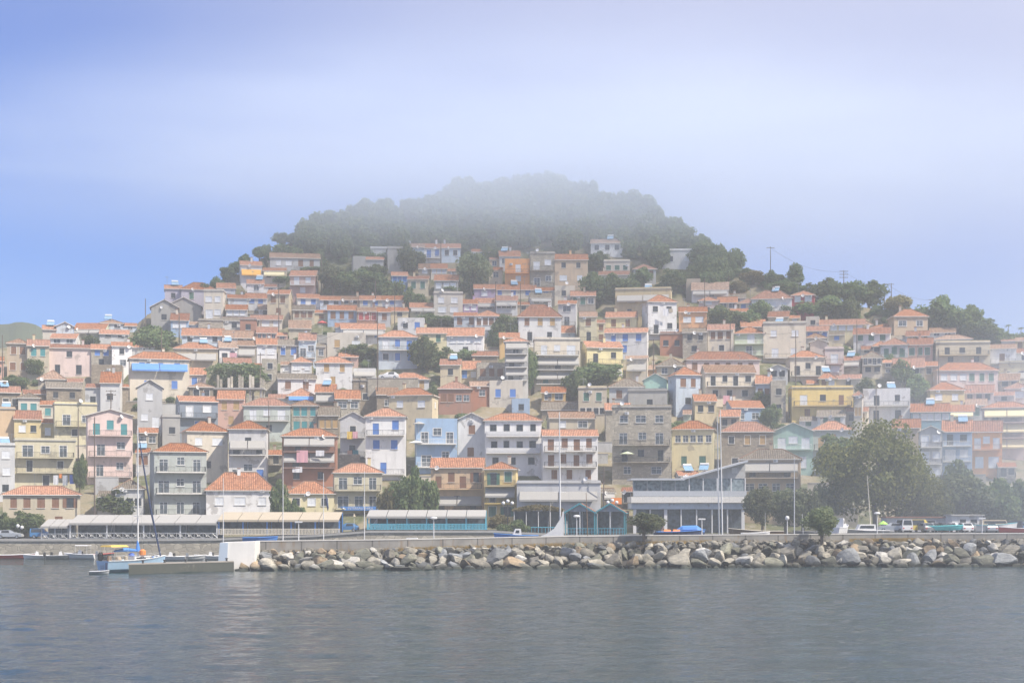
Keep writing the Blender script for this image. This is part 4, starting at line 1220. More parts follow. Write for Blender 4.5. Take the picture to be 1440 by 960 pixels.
# stone retaining walls in the gaps between the houses
rw = random.Random(17); WALLN = []; tries = 0
while len(WALLN) < 46 and tries < 4000:
    tries += 1; px = rw.uniform(10, 1430); y = rw.uniform(400, 735)
    if y < interp(SKY, px)+25: continue
    D = d_row(y)+rw.uniform(-1, 2); X = xof(px, D); L = rw.uniform(4, 9)
    if any(abs(X-h.X) < h.wm/2+L/2-.6 and -1.5 < D-h.D < h.d+.5 for h in HOUSES) or any(abs(X-q[0]) < 7 and abs(D-q[1]) < 5 for q in WALLN): continue
    near = min(HOUSES, key=lambda h: math.hypot((h.x0+h.x1)/2-px, (h.yb-y)*1.3)); nk = near if near.nick else min(marks, key=lambda h: math.hypot((h.x0+h.x1)/2-px, (h.yb-y)*1.3))
    g = ground(X, D); hh = rw.uniform(1.6, 3.2); kind = rw.choice(('S', 's', 's', 'w', 'k', 'c')); WALLN.append((X, D))
    r = thing('retaining_wall', '%s retaining wall %s the %s' % ({'S': 'dark rubble stone', 's': 'pale stone', 'w': 'limewashed', 'k': 'bare concrete', 'c': 'buff plastered'}[kind], 'left of' if px < (nk.x0+nk.x1)/2 else 'right of', nk.nick), 'wall', (X, D, g-1), -math.atan2(X, D)+rw.uniform(-.12, .12), 'retaining walls on the slope')
    mb = MB(); mb.box(-L/2, L/2, 0, .45, -3, hh+1); mb.build('wall', 'w_'+kind, r); mb = MB(); mb.box(-L/2-.05, L/2+.05, -.06, .5, hh+1.003, hh+1.13); mb.build('coping', 'slab', r); r['px'] = px
single_out([(o['px'], o) for o in COL.objects if o.get('px') is not None])

# ------------------------------------------------------------------ sea
def water_mat():
    m, nt, b = nodes_of('water'); p = wcoord(nt)
    b.inputs['Base Color'].default_value = (.006, .026, .028, 1); b.inputs['Roughness'].default_value = .05; b.inputs['IOR'].default_value = 1.33
    n2 = noise(nt, 1.0, 3, vscale(nt, p, (1.9, 3.6, 1)), .6)
    bp = N(nt, 'ShaderNodeBump'); bp.inputs['Distance'].default_value = .12; bp.inputs['Strength'].default_value = .6; nt.links.new(n2, bp.inputs['Height'])
    nt.links.new(bp.outputs[0], b.inputs['Normal']); MATS['water'] = m
SLOPE = .075
water_mat()
rw = np.random.RandomState(31)
wx = np.arange(-84, 84.1, .42); wy = np.arange(52, 226.1, .27); WX, WY = np.meshgrid(wx, wy); WZ = np.zeros_like(WX)
for k in range(70):                          # a light chop: many small wave trains, mostly crossing the view
    lam = .75*(8.5/.75)**(rw.rand()); th = rw.normal(0, .55)+.12; kk = 2*math.pi/lam; amp = SLOPE*lam/(2*math.pi)*.17*rw.uniform(.6, 1.3)
    WZ += amp*np.sin(kk*(WX*math.sin(th)+WY*math.cos(th))+rw.uniform(0, 6.28)+.8*np.sin(WX*.05+k)+.6*np.sin(WY*.037+2*k))
calm = .55+.45*np.sin(WX*.045+1.2*np.sin(WY*.03)+.7)*np.sin(WY*.052+.9*np.sin(WX*.035)); WZ *= .62+.55*calm
edge = np.clip(np.minimum(np.minimum(WX+84, 84-WX), np.minimum(WY-52, 226-WY))/3, 0, 1); WZ *= edge
nx, ny = len(wx), len(wy); idx = np.arange(nx*ny).reshape(ny, nx)
q4 = np.stack([idx[:-1,:-1], idx[:-1,1:], idx[1:,1:], idx[1:,:-1]], -1).reshape(-1, 4)
V = np.stack([WX, WY, WZ], -1).reshape(-1, 3).tolist(); n0 = len(V); X0, X1, Y0, Y1 = wx[0], wx[-1], wy[0], wy[-1]
V += [(-800,-80,0),(800,-80,0),(800,Y0,0),(-800,Y0,0),(-800,Y1,0),(800,Y1,0),(800,860,0),(-800,860,0),(X0,Y0,0),(X1,Y0,0),(X0,Y1,0),(X1,Y1,0)]
me = bpy.data.meshes.new('water'); me.from_pydata(V, [], q4.tolist()+[[n0,n0+1,n0+2,n0+3],[n0+4,n0+5,n0+6,n0+7],[n0+3,n0+8,n0+10,n0+4],[n0+9,n0+2,n0+5,n0+11]])
me.materials.append(MATS['water']); me.polygons.foreach_set('use_smooth', [True]*len(me.polygons)); struct(put('water', me))
mb = MB(); mb.face([(-800,-80,-6),(800,-80,-6),(800,860,-6),(-800,860,-6)]); struct(mb.build('ground', 'hillside'))
# distant ridge beyond the left end of the town
mb = MB(); prev = None; rr = random.Random(8)
for k in range(190):
    px = -1650+k*9.5; y = interp([(-1650,700),(-1200,610),(-800,540),(-420,480),(-200,462),(0,457),(22,452),(50,456),(75,468),(110,492),(150,530)], px)+rr.uniform(-1.5, 1.5); D = 640
    cur = [(xof(px, D-120), D-120, -2), (xof(px, D-45), D-45, zof(y, D)*.72), (xof(px, D), D, zof(y, D)), (xof(px, D+120), D+120, -2)]
    if prev:
        for j in range(3): mb.face([prev[j], cur[j], cur[j+1], prev[j+1]])
    prev = cur
plain('ridgegreen', (.05,.065,.035), .95, .5, .05); struct(mb.build('hills', 'ridgegreen'))

# ------------------------------------------------------------------ breakwater
BW = [(330,205.0,2.3,3.75),(560,207.5,2.55,3.95),(800,213.5,3.1,4.3),(1040,217,3.5,4.45),(1240,219.5,3.6,4.55),(1440,219.5,3.6,4.6),(1750,222,3.6,4.6)]
def bw(px): return tuple(np.interp(px, [q[0] for q in BW], [q[i] for q in BW]) for i in (1, 2, 3))
def concrete_wall_mat():
    m, nt, b = nodes_of('breakwater concrete'); p = wcoord(nt)
    c1 = mixc(nt, ramp(nt, noise(nt, .5, 5, p), .35, .7), (.30,.285,.26), (.20,.19,.175))
    c2 = mixc(nt, ramp(nt, noise(nt, 1, 4, vscale(nt, p, (1.4,1.4,.25))), .55, .8), c1, (.22,.15,.09))
    w = N(nt, 'ShaderNodeTexWave', wave_type='BANDS', bands_direction='X'); w.inputs['Scale'].default_value = .066; nt.links.new(p, w.inputs['Vector'])
    c3 = mixc(nt, ramp(nt, w.outputs['Fac'], .0, .006), (.10,.095,.09), c2)
    nt.links.new(c3, b.inputs['Base Color']); b.inputs['Roughness'].default_value = .95; MATS['bwall'] = m
concrete_wall_mat()
plain('coping', (.58,.56,.52), .9, .15)
wall = thing('breakwater_wall', 'long low concrete wall topped with pale coping along the rock breakwater', 'wall', (0,0,0))
mb = MB(); cp = MB(); ws = MB(); core = MB(); pts = []
for px in (360, 460, 560, 680, 800, 920, 1040, 1140, 1240, 1340, 1440, 1600, 1750):
    Dw, z0, z1 = bw(px); D = Dw+6.2; pts.append((xof(px, D), D, z0, z1, px))
for a, b in zip(pts, pts[1:]):
    for M, zA, zB, y0, y1 in ((mb, lambda q: q[2]-.8, lambda q: q[3]-.12, 0, .9), (cp, lambda q: q[3]-.118, lambda q: q[3], -.06, .96), (ws, lambda q: -2, lambda q: q[2]-.15, .903, 5.5)):
        P = [(a[0],a[1]+y0,zA(a)),(b[0],b[1]+y0,zA(b)),(b[0],b[1]+y1,zA(b)),(a[0],a[1]+y1,zA(a)),(a[0],a[1]+y0,zB(a)),(b[0],b[1]+y0,zB(b)),(b[0],b[1]+y1,zB(b)),(a[0],a[1]+y1,zB(a))]
        M.hexa(P)
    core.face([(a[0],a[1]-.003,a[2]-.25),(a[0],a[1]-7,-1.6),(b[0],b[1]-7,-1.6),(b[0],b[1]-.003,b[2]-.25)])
mb.build('wall', 'bwall', wall); cp.build('coping', 'coping', wall)
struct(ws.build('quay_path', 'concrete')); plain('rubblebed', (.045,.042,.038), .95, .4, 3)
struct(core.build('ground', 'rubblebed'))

# rocks
def rock_mesh(seed):
    rs = np.random.RandomState(seed)
    import bmesh
    bm = bmesh.new(); bmesh.ops.create_icosphere(bm, subdivisions=3, radius=1.15)
    P = np.array([v.co[:] for v in bm.verts])
    n = 11
    d = rs.normal(size=(n, 3)); d /= np.linalg.norm(d, axis=1)[:, None]; o = rs.uniform(.45, .8, n)
    for k in range(n):
        s = P@d[k]; m = s > o[k]; P[m] -= np.outer(s[m]-o[k], d[k])*.96
    P += rs.normal(size=P.shape)*.012
    P *= np.array([rs.uniform(.9, 1.35), rs.uniform(.8, 1.1), rs.uniform(.62, .95)])
    for v, p in zip(bm.verts, P): v.co = p
    me = bpy.data.meshes.new('rock'); bm.to_mesh(me); bm.free(); return me
def rock_mat(nm, c, c2):
    m, nt, b = nodes_of('rock '+nm)
    tc = N(nt, 'ShaderNodeTexCoord').outputs['Object']; oi = N(nt, 'ShaderNodeObjectInfo')
    p = wcoord(nt)
    f = ramp(nt, noise(nt, 1.3, 6, p, .65), .35, .68)
    c1 = mixc(nt, f, c, c2)
    band = noise(nt, 2.2, 5, vscale(nt, p, (.6, .6, 3.0)), .7)
    c1 = mixc(nt, ramp(nt, band, .42, .7), c1, mul(c2, .6))
    sep = N(nt, 'ShaderNodeSeparateXYZ'); nt.links.new(p, sep.inputs[0])
    wet = ramp(nt, sep.outputs['Z'], .25, .85)       # the wet band that the swell keeps dark
    cw = mixc(nt, wet, (.035,.04,.03), c1)
    hs = N(nt, 'ShaderNodeHueSaturation'); nt.links.new(cw, hs.inputs['Color'])
    mr = N(nt, 'ShaderNodeMapRange'); nt.links.new(oi.outputs['Random'], mr.inputs[0]); mr.inputs[3].default_value = .48; mr.inputs[4].default_value = 1.22
    nt.links.new(mr.outputs[0], hs.inputs['Value']); nt.links.new(hs.outputs[0], b.inputs['Base Color']); b.inputs['Roughness'].default_value = .9
    bp = N(nt, 'ShaderNodeBump'); bp.inputs['Strength'].default_value = .8; bp.inputs['Distance'].default_value = .12
    nt.links.new(noise(nt, 2.6, 6, p, .7), bp.inputs['Height']); nt.links.new(bp.outputs[0], b.inputs['Normal'])
    return m
RCOL = [('pale grey', (.47,.43,.35), (.26,.245,.205), .44), ('blue-grey', (.31,.32,.325), (.18,.19,.20), .14), ('greenish', (.27,.265,.20), (.14,.14,.11), .20), ('ochre', (.46,.35,.22), (.28,.21,.14), .11), ('whitish', (.60,.57,.51), (.38,.37,.34), .11)]
RM = []
for nm, c, c2, w in RCOL:
    mm = rock_mat(nm, c, c2); L = []
    for s in range(7):
        me = rock_mesh(100+s+len(RM)*20); me.materials.append(mm); L.append(me)
    RM.append(L)
ABOVE = [(338,'the white harbour block'),(400,'the upturned blue boat'),(455,'the second flagpole'),(513,'the tallest flagpole'),(560,'the white van'),(610,'the lamp by the turquoise fence'),(665,'the apricot house'),(725,'the blue fishing boat'),(788,'the tallest mast'),(840,'the teal huts'),(906,'the windblown tree'),(960,'the orange dinghy'),(1014,'the twin masts'),(1070,'the olive trees'),(1117,'the grey lamp column'),(1156,'the breakwater bush'),(1222,'the lime parasol'),(1290,'the yellow van'),(1330,'the aqua canoe'),(1390,'the white kiosk'),(1435,'the red boat')]
rr = random.Random(21); SEEN = {}
nrock = 0; ROCKS = []
for row, (t, sz, gap) in enumerate(((.99, 1.0, 1.72), (.80, 1.2, 1.82), (.58, 1.12, 1.85), (.35, 1.0, 1.85), (.14, .78, 1.9))):
    px = 338+rr.uniform(0, 8)
    while px < 1452:
        Dw, z0, z1 = bw(px); big = rr.random() < .16
        r = sz*rr.uniform(.62, 1.12)*(1.5 if big and row < 3 else 1)
        D = Dw+6.0-6.6*t+rr.uniform(-.5, .4); z = (z0-.1)*(1-t)-.25*t+rr.uniform(-.2, .25)
        ci = rr.choices(range(5), [q[3] for q in RCOL])[0]
        o = put('boulder', rr.choice(RM[ci]), None, (xof(px, D), D, z)); o.rotation_euler = (rr.uniform(-.7, .7), rr.uniform(-.7, .7), rr.uniform(0, 6.28)); o.scale = (r*rr.uniform(.9, 1.25), r, r*rr.uniform(.8, 1.1))
        size = 'huge' if r > 1.45 else ('large' if r > 1.1 else ('medium' if r > .75 else 'small'))
        tier = ('at waterline', 'in second tier', 'in middle tier', 'in upper tier', 'at wall foot')[row]
        ab = min(ABOVE, key=lambda q: abs(q[0]-px))
        lab = '%s %s boulder %s, below %s' % (size, RCOL[ci][0], tier, ab[1])
        tag(o, lab, 'rock', 'boulders of the breakwater'); ROCKS.append((px, o)); nrock += 1
        px += gap*r*rr.uniform(.8, 1.1)*F/D
single_out(ROCKS)
print('rocks', nrock)
# small rubble and dry weeds at the wall foot
mb = MB()
for k in range(1400):
    px = rr.uniform(345, 1450); Dw, z0, z1 = bw(px); t = rr.uniform(-.0, .2); D = Dw+6.0-6.6*t; z = z0*(1-t)-.25*t-.1; s = rr.uniform(.1, .3); x = xof(px, D)
    q = [Vector((x, D, z))+Vector((rr.uniform(-1, 1), rr.uniform(-1, 1), rr.uniform(-.7, .9)))*s for _ in range(4)]
    for a in ((0,1,2),(0,2,3),(0,3,1),(1,3,2)): mb.face([q[i] for i in a])
RP = []
V = []; FF = []; off = 0
for k in range(340):
    px = rr.uniform(342, 1450); Dw, z0, z1 = bw(px); t = rr.choice((rr.uniform(0, .16), rr.uniform(0, 1))); me = rr.choice(RM[rr.choice((0, 0, 1, 2))]); s_ = rr.uniform(.25, .55)
    a = np.empty(len(me.vertices)*3); me.vertices.foreach_get('co', a); a = a.reshape(-1, 3)*s_; c_, s2 = math.cos(k), math.sin(k); D = Dw+6-6.6*t
    b = np.stack([a[:,0]*c_-a[:,1]*s2+xof(px, D), a[:,0]*s2+a[:,1]*c_+D, a[:,2]+z0*(1-t)-.25*t+.1], -1); f = np.empty(len(me.loops), int); me.loops.foreach_get('vertex_index', f)
    i0 = len(mb.v); mb.v += [tuple(q) for q in b.tolist()]; mb.f += (f.reshape(-1, 3)+i0).tolist(); mb.m += [0]*(len(f)//3)
struct(mb.build('rubble', RM[0][0].materials[0]), 'stuff')
mb = MB()
for k in range(5200):
    px = rr.choice([rr.uniform(540, 830), rr.uniform(560, 790), rr.uniform(880, 1010), rr.uniform(1195, 1300), rr.uniform(1235, 1290), rr.uniform(390, 1440)]); Dw, z0, z1 = bw(px); D = Dw+rr.uniform(5.6, 6.1); x = xof(px, D); hgt = rr.uniform(.12, .42)*(1 if px < 1000 or px > 1195 else .6)
    dx = rr.uniform(-.15, .15); mb.face([(x-.035, D, z0-.2), (x+.035, D, z0-.2), (x+dx, D-rr.uniform(0, .25), z0+hgt)])
struct(mb.build('weeds', 'weed'), 'stuff')
# white block and pier
blk = thing('harbour_block', 'whitewashed concrete block at the end of the rock breakwater', 'concrete block', (0,0,0))
plaster('whitewash', (.72,.70,.66), .25); plaster('bluewash', (.40,.48,.58), .25)
x0, x1, xs = xof(309, 206.8), xof(358.5, 206.8), xof(321, 206.8); zt = zof(762.5, 206.8)
mb = MB(); mb.hexa([(x0-.1,206.2,-.8),(x1,206.2,-.8),(x1,211.4,-.8),(x0-.1,211.4,-.8),(xs-1.0,206.8,zt),(x1,206.8,zt+.15),(x1,211,zt+.15),(xs-1.0,211,zt)]); mb.build('block', 'whitewash', blk)
mb = MB(); mb.hexa([(x0-.25,206.1,-.8),(xs-.1,206.1,-.8),(xs-.1,206.19,-.8),(x0-.25,210.9,-.8),(x0+.05,206.6,zt-.02),(xs-.02,206.6,zt-.02),(xs-.02,206.7,zt-.02),(x0+.05,210.9,zt-.02)]); mb.build('shaded_face', 'bluewash', blk)  # left side of the white block, its bluish shade put into the colour
pier = thing('pier', 'low concrete pier with tapering deck beside the moored yacht', 'pier', (0,0,0))
plaster('piercon', (.065,.072,.06), .8); plaster('pierdeck', (.36,.32,.27), .4)
Q = [(xof(181, 194), 194), (xof(329, 204.6), 204.6), (xof(327, 206), 206), (xof(185, 196.6), 196.6)]
mb = MB(); mb.hexa([(*q, -3) for q in Q]+[(*q, 1.13) for q in Q]); mb.build('body', 'piercon', pier)
Q2 = [(Q[0][0]-.06, Q[0][1]-.07), (Q[1][0], Q[1][1]-.08), Q[2], (Q[3][0]-.06, Q[3][1]+.06)]
mb = MB(); mb.hexa([(*q, 1.133) for q in Q2]+[(*q, 1.28) for q in Q2]); mb.build('deck', 'pierdeck', pier)
for k in range(5):                       # mooring bollards and old tyre fenders
    t = .12+.2*k; x, y = Q[0][0]+(Q[1][0]-Q[0][0])*t, Q[0][1]+(Q[1][1]-Q[0][1])*t
    mb = MB(); mb.lathe((0,0,0), [(.14,0),(.12,.25),(.2,.3),(.2,.38),(.08,.42)], 10); o = mb.build('bollard', 'darkmetal'); o.location = (x, y+.5, 1.28); tag(o, 'dark iron bollard on the pier deck, %s from the yacht' % ORD[k], 'bollard', 'bollards on the pier')


# quay wall along the town
stonewall('quaystone', (.40,.36,.29), .9); q = thing('quay_wall', 'stone harbour quay wall under the waterfront cafes', 'wall', (0,0,0))
mb = MB(); cp = MB(); pq = None
for px in (-500, -100, 60, 200, 300, 370, 440, 520, 620, 700, 750, 800, 900, 1100, 1440, 1900):
    z = interp(QUAY, px); c = (xof(px, 262), z)
    if pq:
        mb.hexa([(pq[0],261.2,-3),(c[0],261.2,-3),(c[0],262.4,-3),(pq[0],262.4,-3),(pq[0],261.5,pq[1]-.3),(c[0],261.5,c[1]-.3),(c[0],262.4,c[1]-.3),(pq[0],262.4,pq[1]-.3)])
        cp.hexa([(pq[0],261.3,pq[1]-.297),(c[0],261.3,c[1]-.297),(c[0],263,c[1]-.297),(pq[0],263,pq[1]-.297),(pq[0],261.3,pq[1]+.03),(c[0],261.3,c[1]+.03),(c[0],263,c[1]+.03),(pq[0],263,pq[1]+.03)])
    pq = c
mb.build('wall', 'quaystone', q); cp.build('coping', 'concrete', q)
mb = MB(); pq = None
plain('asphalt', (.09,.09,.09), .95, .25, 2)
for px in (-500, 250, 300, 440, 520, 700, 800, 1100, 1900):
    z = interp(QUAY, px)+.05; c = (xof(px, 266), z)
    if pq: mb.face([(pq[0],263.0,pq[1]),(c[0],263.0,c[1]),(c[0],277,c[1]),(pq[0],277,pq[1])])
    pq = c
struct(mb.build('road', 'asphalt'))
def qz(px): return float(interp(QUAY, px))+.05

# ------------------------------------------------------------------ waterfront cafes
def pergola(name, label, px0, px1, D, yroof, yedge, yrail, cover, post, rail, nposts, slats=True, dep=5.0, cat='pergola', diag=False):
    X0, X1 = xof(px0, D), xof(px1, D); zb = zof(yrail, D); w = X1-X0
    root = thing(name, label, cat, ((X0+X1)/2, D, zb), 0)
    ze, zt = zof(yedge, D)-zb, zof(yroof, D+dep*.6)-zb+.1
    n = max(3, int(w/3.2))
    for k in range(n):
        a = -w/2+w*k/n; b = a+w/n-.1; mb = MB()
        mb.hexa([(a,-.5,ze),(b,-.5,ze),(b,dep,zt),(a,dep,zt),(a,-.5,ze+.07),(b,-.5,ze+.07),(b,dep,zt+.07),(a,dep,zt+.07)])
        mb.box(a, b, -.53, -.503, ze-.28, ze+.05)
        mb.build('canopy', cover, root)
    for k in range(nposts):
        x = -w/2+.1+(w-.2)*k/(nposts-1); mb = MB(); mb.box(x-.1, x+.1, -.1, .1, 0, ze-.02); mb.box(x-.16, x+.16, -.14, .14, ze-.45, ze-.25); mb.build('post', post, root)
        mb = MB(); mb.box(x-.08, x+.08, dep-.2, dep-.04, 0, zt-.05); mb.build('post', post, root)
    mb = MB(); mb.box(-w/2, w/2, -.12, .12, ze-.2, ze-.021); mb.build('beam', post, root)
    mb = MB(); z1 = 1.0
    mb.box(-w/2, w/2, -.16, -.10, z1-.08, z1); mb.box(-w/2, w/2, -.16, -.10, .08, .16)
    if diag:
        k = 0
        while k*1.5 < w:
            a = -w/2+k*1.5; b = min(a+1.5, w/2); mb.tube([(a,-.13,.1),(b,-.13,z1)], .025, 4); mb.tube([(a,-.13,z1),(b,-.13,.1)], .025, 4); mb.tube([(a,-.13,0),(a,-.13,z1+.05)], .035, 4)
            mb.tube([(a+.5,-.13,.55),(a+.75,-.13,.8),(a+1.0,-.13,.55),(a+.75,-.13,.3),(a+.5,-.13,.55)], .03, 4, cap=False); k += 1
    else:
        k = 0
        while k*.24 < w: mb.box(-w/2+k*.24, -w/2+k*.24+.13, -.15, -.11, .02, z1+.05); k += 1
    mb.build('railing', rail, root)
    mb = MB(); mb.box(-w/2, w/2, dep, dep+.12, 0, zt-.1); m = mb.build('back_screen', 'glass', root)
    return root, w, zb
def furniture(px0, px1, D, step, mats, where):
    k = 0; x = xof(px0, D); zb = qz((px0+px1)/2)
    while x < xof(px1, D):
        t = MB(); t.lathe((0,0,0), [(.28,0),(.28,.03),(.04,.05),(.04,.7)], 8); t.box(-.4, .4, -.4, .4, .702, .74)
        r = thing('cafe_table', 'small square cafe table %s, %s from left' % (where, ORD[k]), 'table', (x, D, zb), random.uniform(-.3, .3), 'cafe tables '+where); t.build('tabletop', mats[0], r)
        for s in (-1, 1):
            c = MB(); c.box(-.22, .22, -.22, .22, .43, .47)
            for a in (-.2, .2):
                for b in (-.2, .2): c.tube([(a,b,0),(a,b,.43)], .02, 4)
            cr = thing('cafe_chair', '%s cafe chair at the %s table %s' % ('left' if s < 0 else 'right', ORD[k], where), 'chair', (x+s*.75, D+random.uniform(-.2, .2), zb), 0, 'cafe chairs '+where); c.build('seat', mats[1], cr)
            b = MB(); b.hexa([(s*.2,-.2,.47),(s*.24,-.2,.47),(s*.24,.2,.47),(s*.2,.2,.47),(s*.28,-.2,.92),(s*.32,-.2,.92),(s*.32,.2,.92),(s*.28,.2,.92)]) if s > 0 else b.hexa([(-.24,-.2,.47),(-.2,-.2,.47),(-.2,.2,.47),(-.24,.2,.47),(-.32,-.2,.92),(-.28,-.2,.92),(-.28,.2,.92),(-.32,.2,.92)])
            b.build('backrest', mats[1], cr)
        x += step; k += 1
        if k > 9: break
plain('cream', (.42,.36,.27), .8, .1); plain('palewood', (.60,.55,.45), .7, .15)
pergola('pergola', 'long white-roofed cafe pergola with grey diamond railing on the quay', 98, 306, 263.6, 725, 735.5, 757, 'awn_w', 'white', 'galv', 5, diag=True)
pergola('pergola', 'short lower white canopy at the start of the cafe row', 58, 97, 263.8, 731, 740, 758, 'awn_w', 'greymetal', 'galv', 3, diag=True, dep=4)
pergola('pergola', 'cream-roofed cafe pergola with bright blue posts and pale picket rail', 307, 478, 263.6, 721, 731, 751.5, 'cream', 'blue', 'palewood', 6)
pergola('pergola', 'white-roofed cafe pergola with turquoise picket fence', 516, 684, 264.2, 718, 726, 744.5, 'awn_w', 'turq', 'turq', 7)
furniture(120, 300, 266, 3.6, ('white', 'wood'), 'under the white pergola'); furniture(320, 470, 266, 3.4, ('white', 'palewood'), 'under the cream pergola'); furniture(560, 675, 267, 3.0, ('white', 'blue'), 'behind the turquoise fence')
# low ochre annexe wall and steps left in view on the quay are part of the houses; the teal huts and the vine pergola
def hut(label, px0, px1, D, ytop, yeave, zb):
    X0, X1 = xof(px0, D), xof(px1, D); w = X1-X0; root = thing('cafe_hut', label, 'hut', ((X0+X1)/2, D, zb), R(-8)); d = 4.5
    ze, zr = zof(yeave, D)-zb, zof(ytop, D)-zb
    mb = MB(); slab(mb, roof_polys('f', w-.5, d, ze, zr, .35), .12); mb.build('roof', ['r_r', 'teal', 'r_q'], root)
    mb = MB()
    for s in (-1, 1): mb.hexa([(s*(w/2+.0),-.42,ze-.36),(0,-.42,zr-.22),(0,-.36,zr-.22),(s*(w/2),-.36,ze-.36),(s*(w/2),-.42,ze-.1),(0,-.42,zr+.07),(0,-.36,zr+.07),(s*(w/2),-.36,ze-.1)])
    mb.build('gable_board', 'teal', root)
    mb = MB(); mb.face([(-w/2+.3,-.1,ze),(w/2-.3,-.1,ze),(0,-.1,zr-.15)]); mb.build('gable_panel', 'w_l', root)
    for x in (-w/2+.25, 0, w/2-.25):
        for y in (0, d-.3): 
            mb = MB(); mb.box(x-.08, x+.08, y, y+.16, 0, ze); mb.build('post', 'teal' if x else 'white', root)
    mb = MB(); mb.box(-w/2+.2, w/2-.2, d-.1, d, 0, ze); mb.build('back_wall', 'glass', root)
    mb = MB(); mb.box(-w/2+.2, w/2-.2, -.05, 0, 1.0, 1.08); mb.box(-w/2+.2, w/2-.2, -.05, 0, .45, .5)
    for k in range(int(w/.5)): mb.box(-w/2+.2+k*.5, -w/2+.26+k*.5, -.04, -.01, 0, 1.0)
    mb.build('railing', 'turq', root)
hut('teal cafe hut with orange-tiled gable, nearer the tall mast', 793, 838, 265, 707, 719, qz(815)); hut('teal cafe hut with orange-tiled gable, beside the orange board', 836, 880, 265.4, 707, 719, qz(850))
zb = qz(757); r = thing('vine_pergola', 'dark pergola roofed with pale straw and vine by the quay', 'pergola', (xof(757, 265), 265, zb)); w = xof(790, 265)-xof(722, 265)
for x in np.linspace(-w/2, w/2, 5):
    for y in (0, 4): 
        mb = MB(); mb.tube([(x,y,0),(x,y,zof(719,265)-zb)], .07, 5); mb.build('post', 'white' if y == 0 else 'wood', r)
mb = MB(); rr = random.Random(4); zt = zof(718, 265)-zb
for k in range(2600):
    x = rr.uniform(-w/2-.3, w/2+.3); y = rr.uniform(-.5, 4.4); z = zt+.75*math.cos(x/w*2.6)*rr.uniform(.2, 1.25)+rr.uniform(-.1, .15); c = Vector((x, y, z)); u = Vector((rr.gauss(0,1), rr.gauss(0,1), rr.gauss(0,1))).normalized(); v = u.cross(Vector((rr.gauss(0,1), rr.gauss(0,1), rr.gauss(0,1)))).normalized(); s = rr.uniform(.06, .16)
    mb.face([c-u*s-v*s, c+u*s-v*s*.8, c+u*s*.7+v*s, c-u*s+v*s*.7])
mb.build('foliage', 'leaf_dry', r); mb = MB(); mb.box(-w/2, w/2, 4.1, 4.2, 0, zt); mb.build('back_screen', 'darkglass', r)
mb = MB(); mb.box(-w/2, w/2, -.1, -.05, .9, 1.0)
for k in range(14): mb.box(-w/2+k*w/14, -w/2+k*w/14+.06, -.09, -.06, 0, .95)
mb.build('railing', 'turq', r)

# the grey modern restaurant with its rising roof
D = 277.0; zb = qz(960); x0, x1 = xof(888, D), xof(1050, D); w = x1-x0; cxr = (x0+x1)/2
r = thing('restaurant', 'grey modern glass restaurant under one rising sloped roof', 'restaurant', (cxr, D, zb)); Z = lambda y: zof(y, D)-zb
mb = MB(); mb.box(-w/2+1.0, w/2-.6, 1.6, 1.7, 0, Z(715)); mb.build('ground_floor_glazing', 'glass', r)
for k in range(8):
    x = -w/2+.6+k*(w-1.2)/7; mb = MB(); mb.box(x-.28 if k in (0, 2, 7) else x-.1, x+.28 if k in (0, 2, 7) else x+.1, .2, .6, 0, Z(716)); mb.build('pillar', 'white', r)
mb = MB(); mb.box(-w/2, w/2, 0, 9, Z(715.5), Z(707)); mb.build('fascia_band', 'w_b', r)
mb = MB(); mb.box(-w/2-.1, w/2+.1, -.7, 9, Z(706.5), Z(698)); mb.build('terrace_slab', 'fascia', r)
mb = MB(); mb.box(-w/2+.4, w/2-.2, 1.2, 1.28, Z(698), Z(672)); mb.build('upper_glazing', 'palepane', r)
mb = MB(); mb.box(-w/2+.3, w/2-.1, -.62, -.58, Z(697.5), Z(690)); mb.build('glass_parapet', 'galv', r)
for k in range(9):
    x = -w/2+.3+k*(w-.6)/8; mb = MB(); mb.box(x-.09, x+.09, -.3, -.12, Z(698), Z(672)); mb.build('column', 'greymetal' if k < 4 else 'white', r)
mb = MB(); xa = xof(962, D)-cxr
mb.hexa([(-w/2-.2,-.9,Z(675)),(xa,-.9,Z(675)),(xa,9,Z(675)),(-w/2-.2,9,Z(675)),(-w/2-.2,-.9,Z(672.5)),(xa,-.9,Z(672.5)),(xa,9,Z(672.5)),(-w/2-.2,9,Z(672.5))], 0)
mb.hexa([(xa+.01,-.9,Z(674)),(w/2+.1,-.9,Z(649.5)),(w/2+.1,9,Z(649.5)),(xa+.01,9,Z(674)),(xa+.01,-.9,Z(671.5)),(w/2+.1,-.9,Z(647)),(w/2+.1,9,Z(647)),(xa+.01,9,Z(671.5))], 0)
mb.build('roof', 'galv', r)
mb = MB(); P0 = [(xa,1.1,Z(672.2)),(w/2-.2,1.1,Z(672.2)),(w/2-.2,1.1,Z(650.3))]; mb.face(P0); mb.box(w/2-.2, w/2-.05, 1.1, 9, Z(698), Z(650)); mb.build('gable_panel', 'w_w', r)
mb = MB(); mb.box(xof(1030,D)-cxr, xof(1038,D)-cxr, 1.03, 1.08, Z(665), Z(657)); mb.build('window', 'white', r)
r = thing('concrete_frame', 'unfinished concrete frame of bare columns and slabs on the slope', 'building shell')
sal = next(h for h in HOUSES if h.nick.startswith('salmon house with ochre')); D = sal.D+4.6; X0, X1 = xof(304, D), xof(369, D)
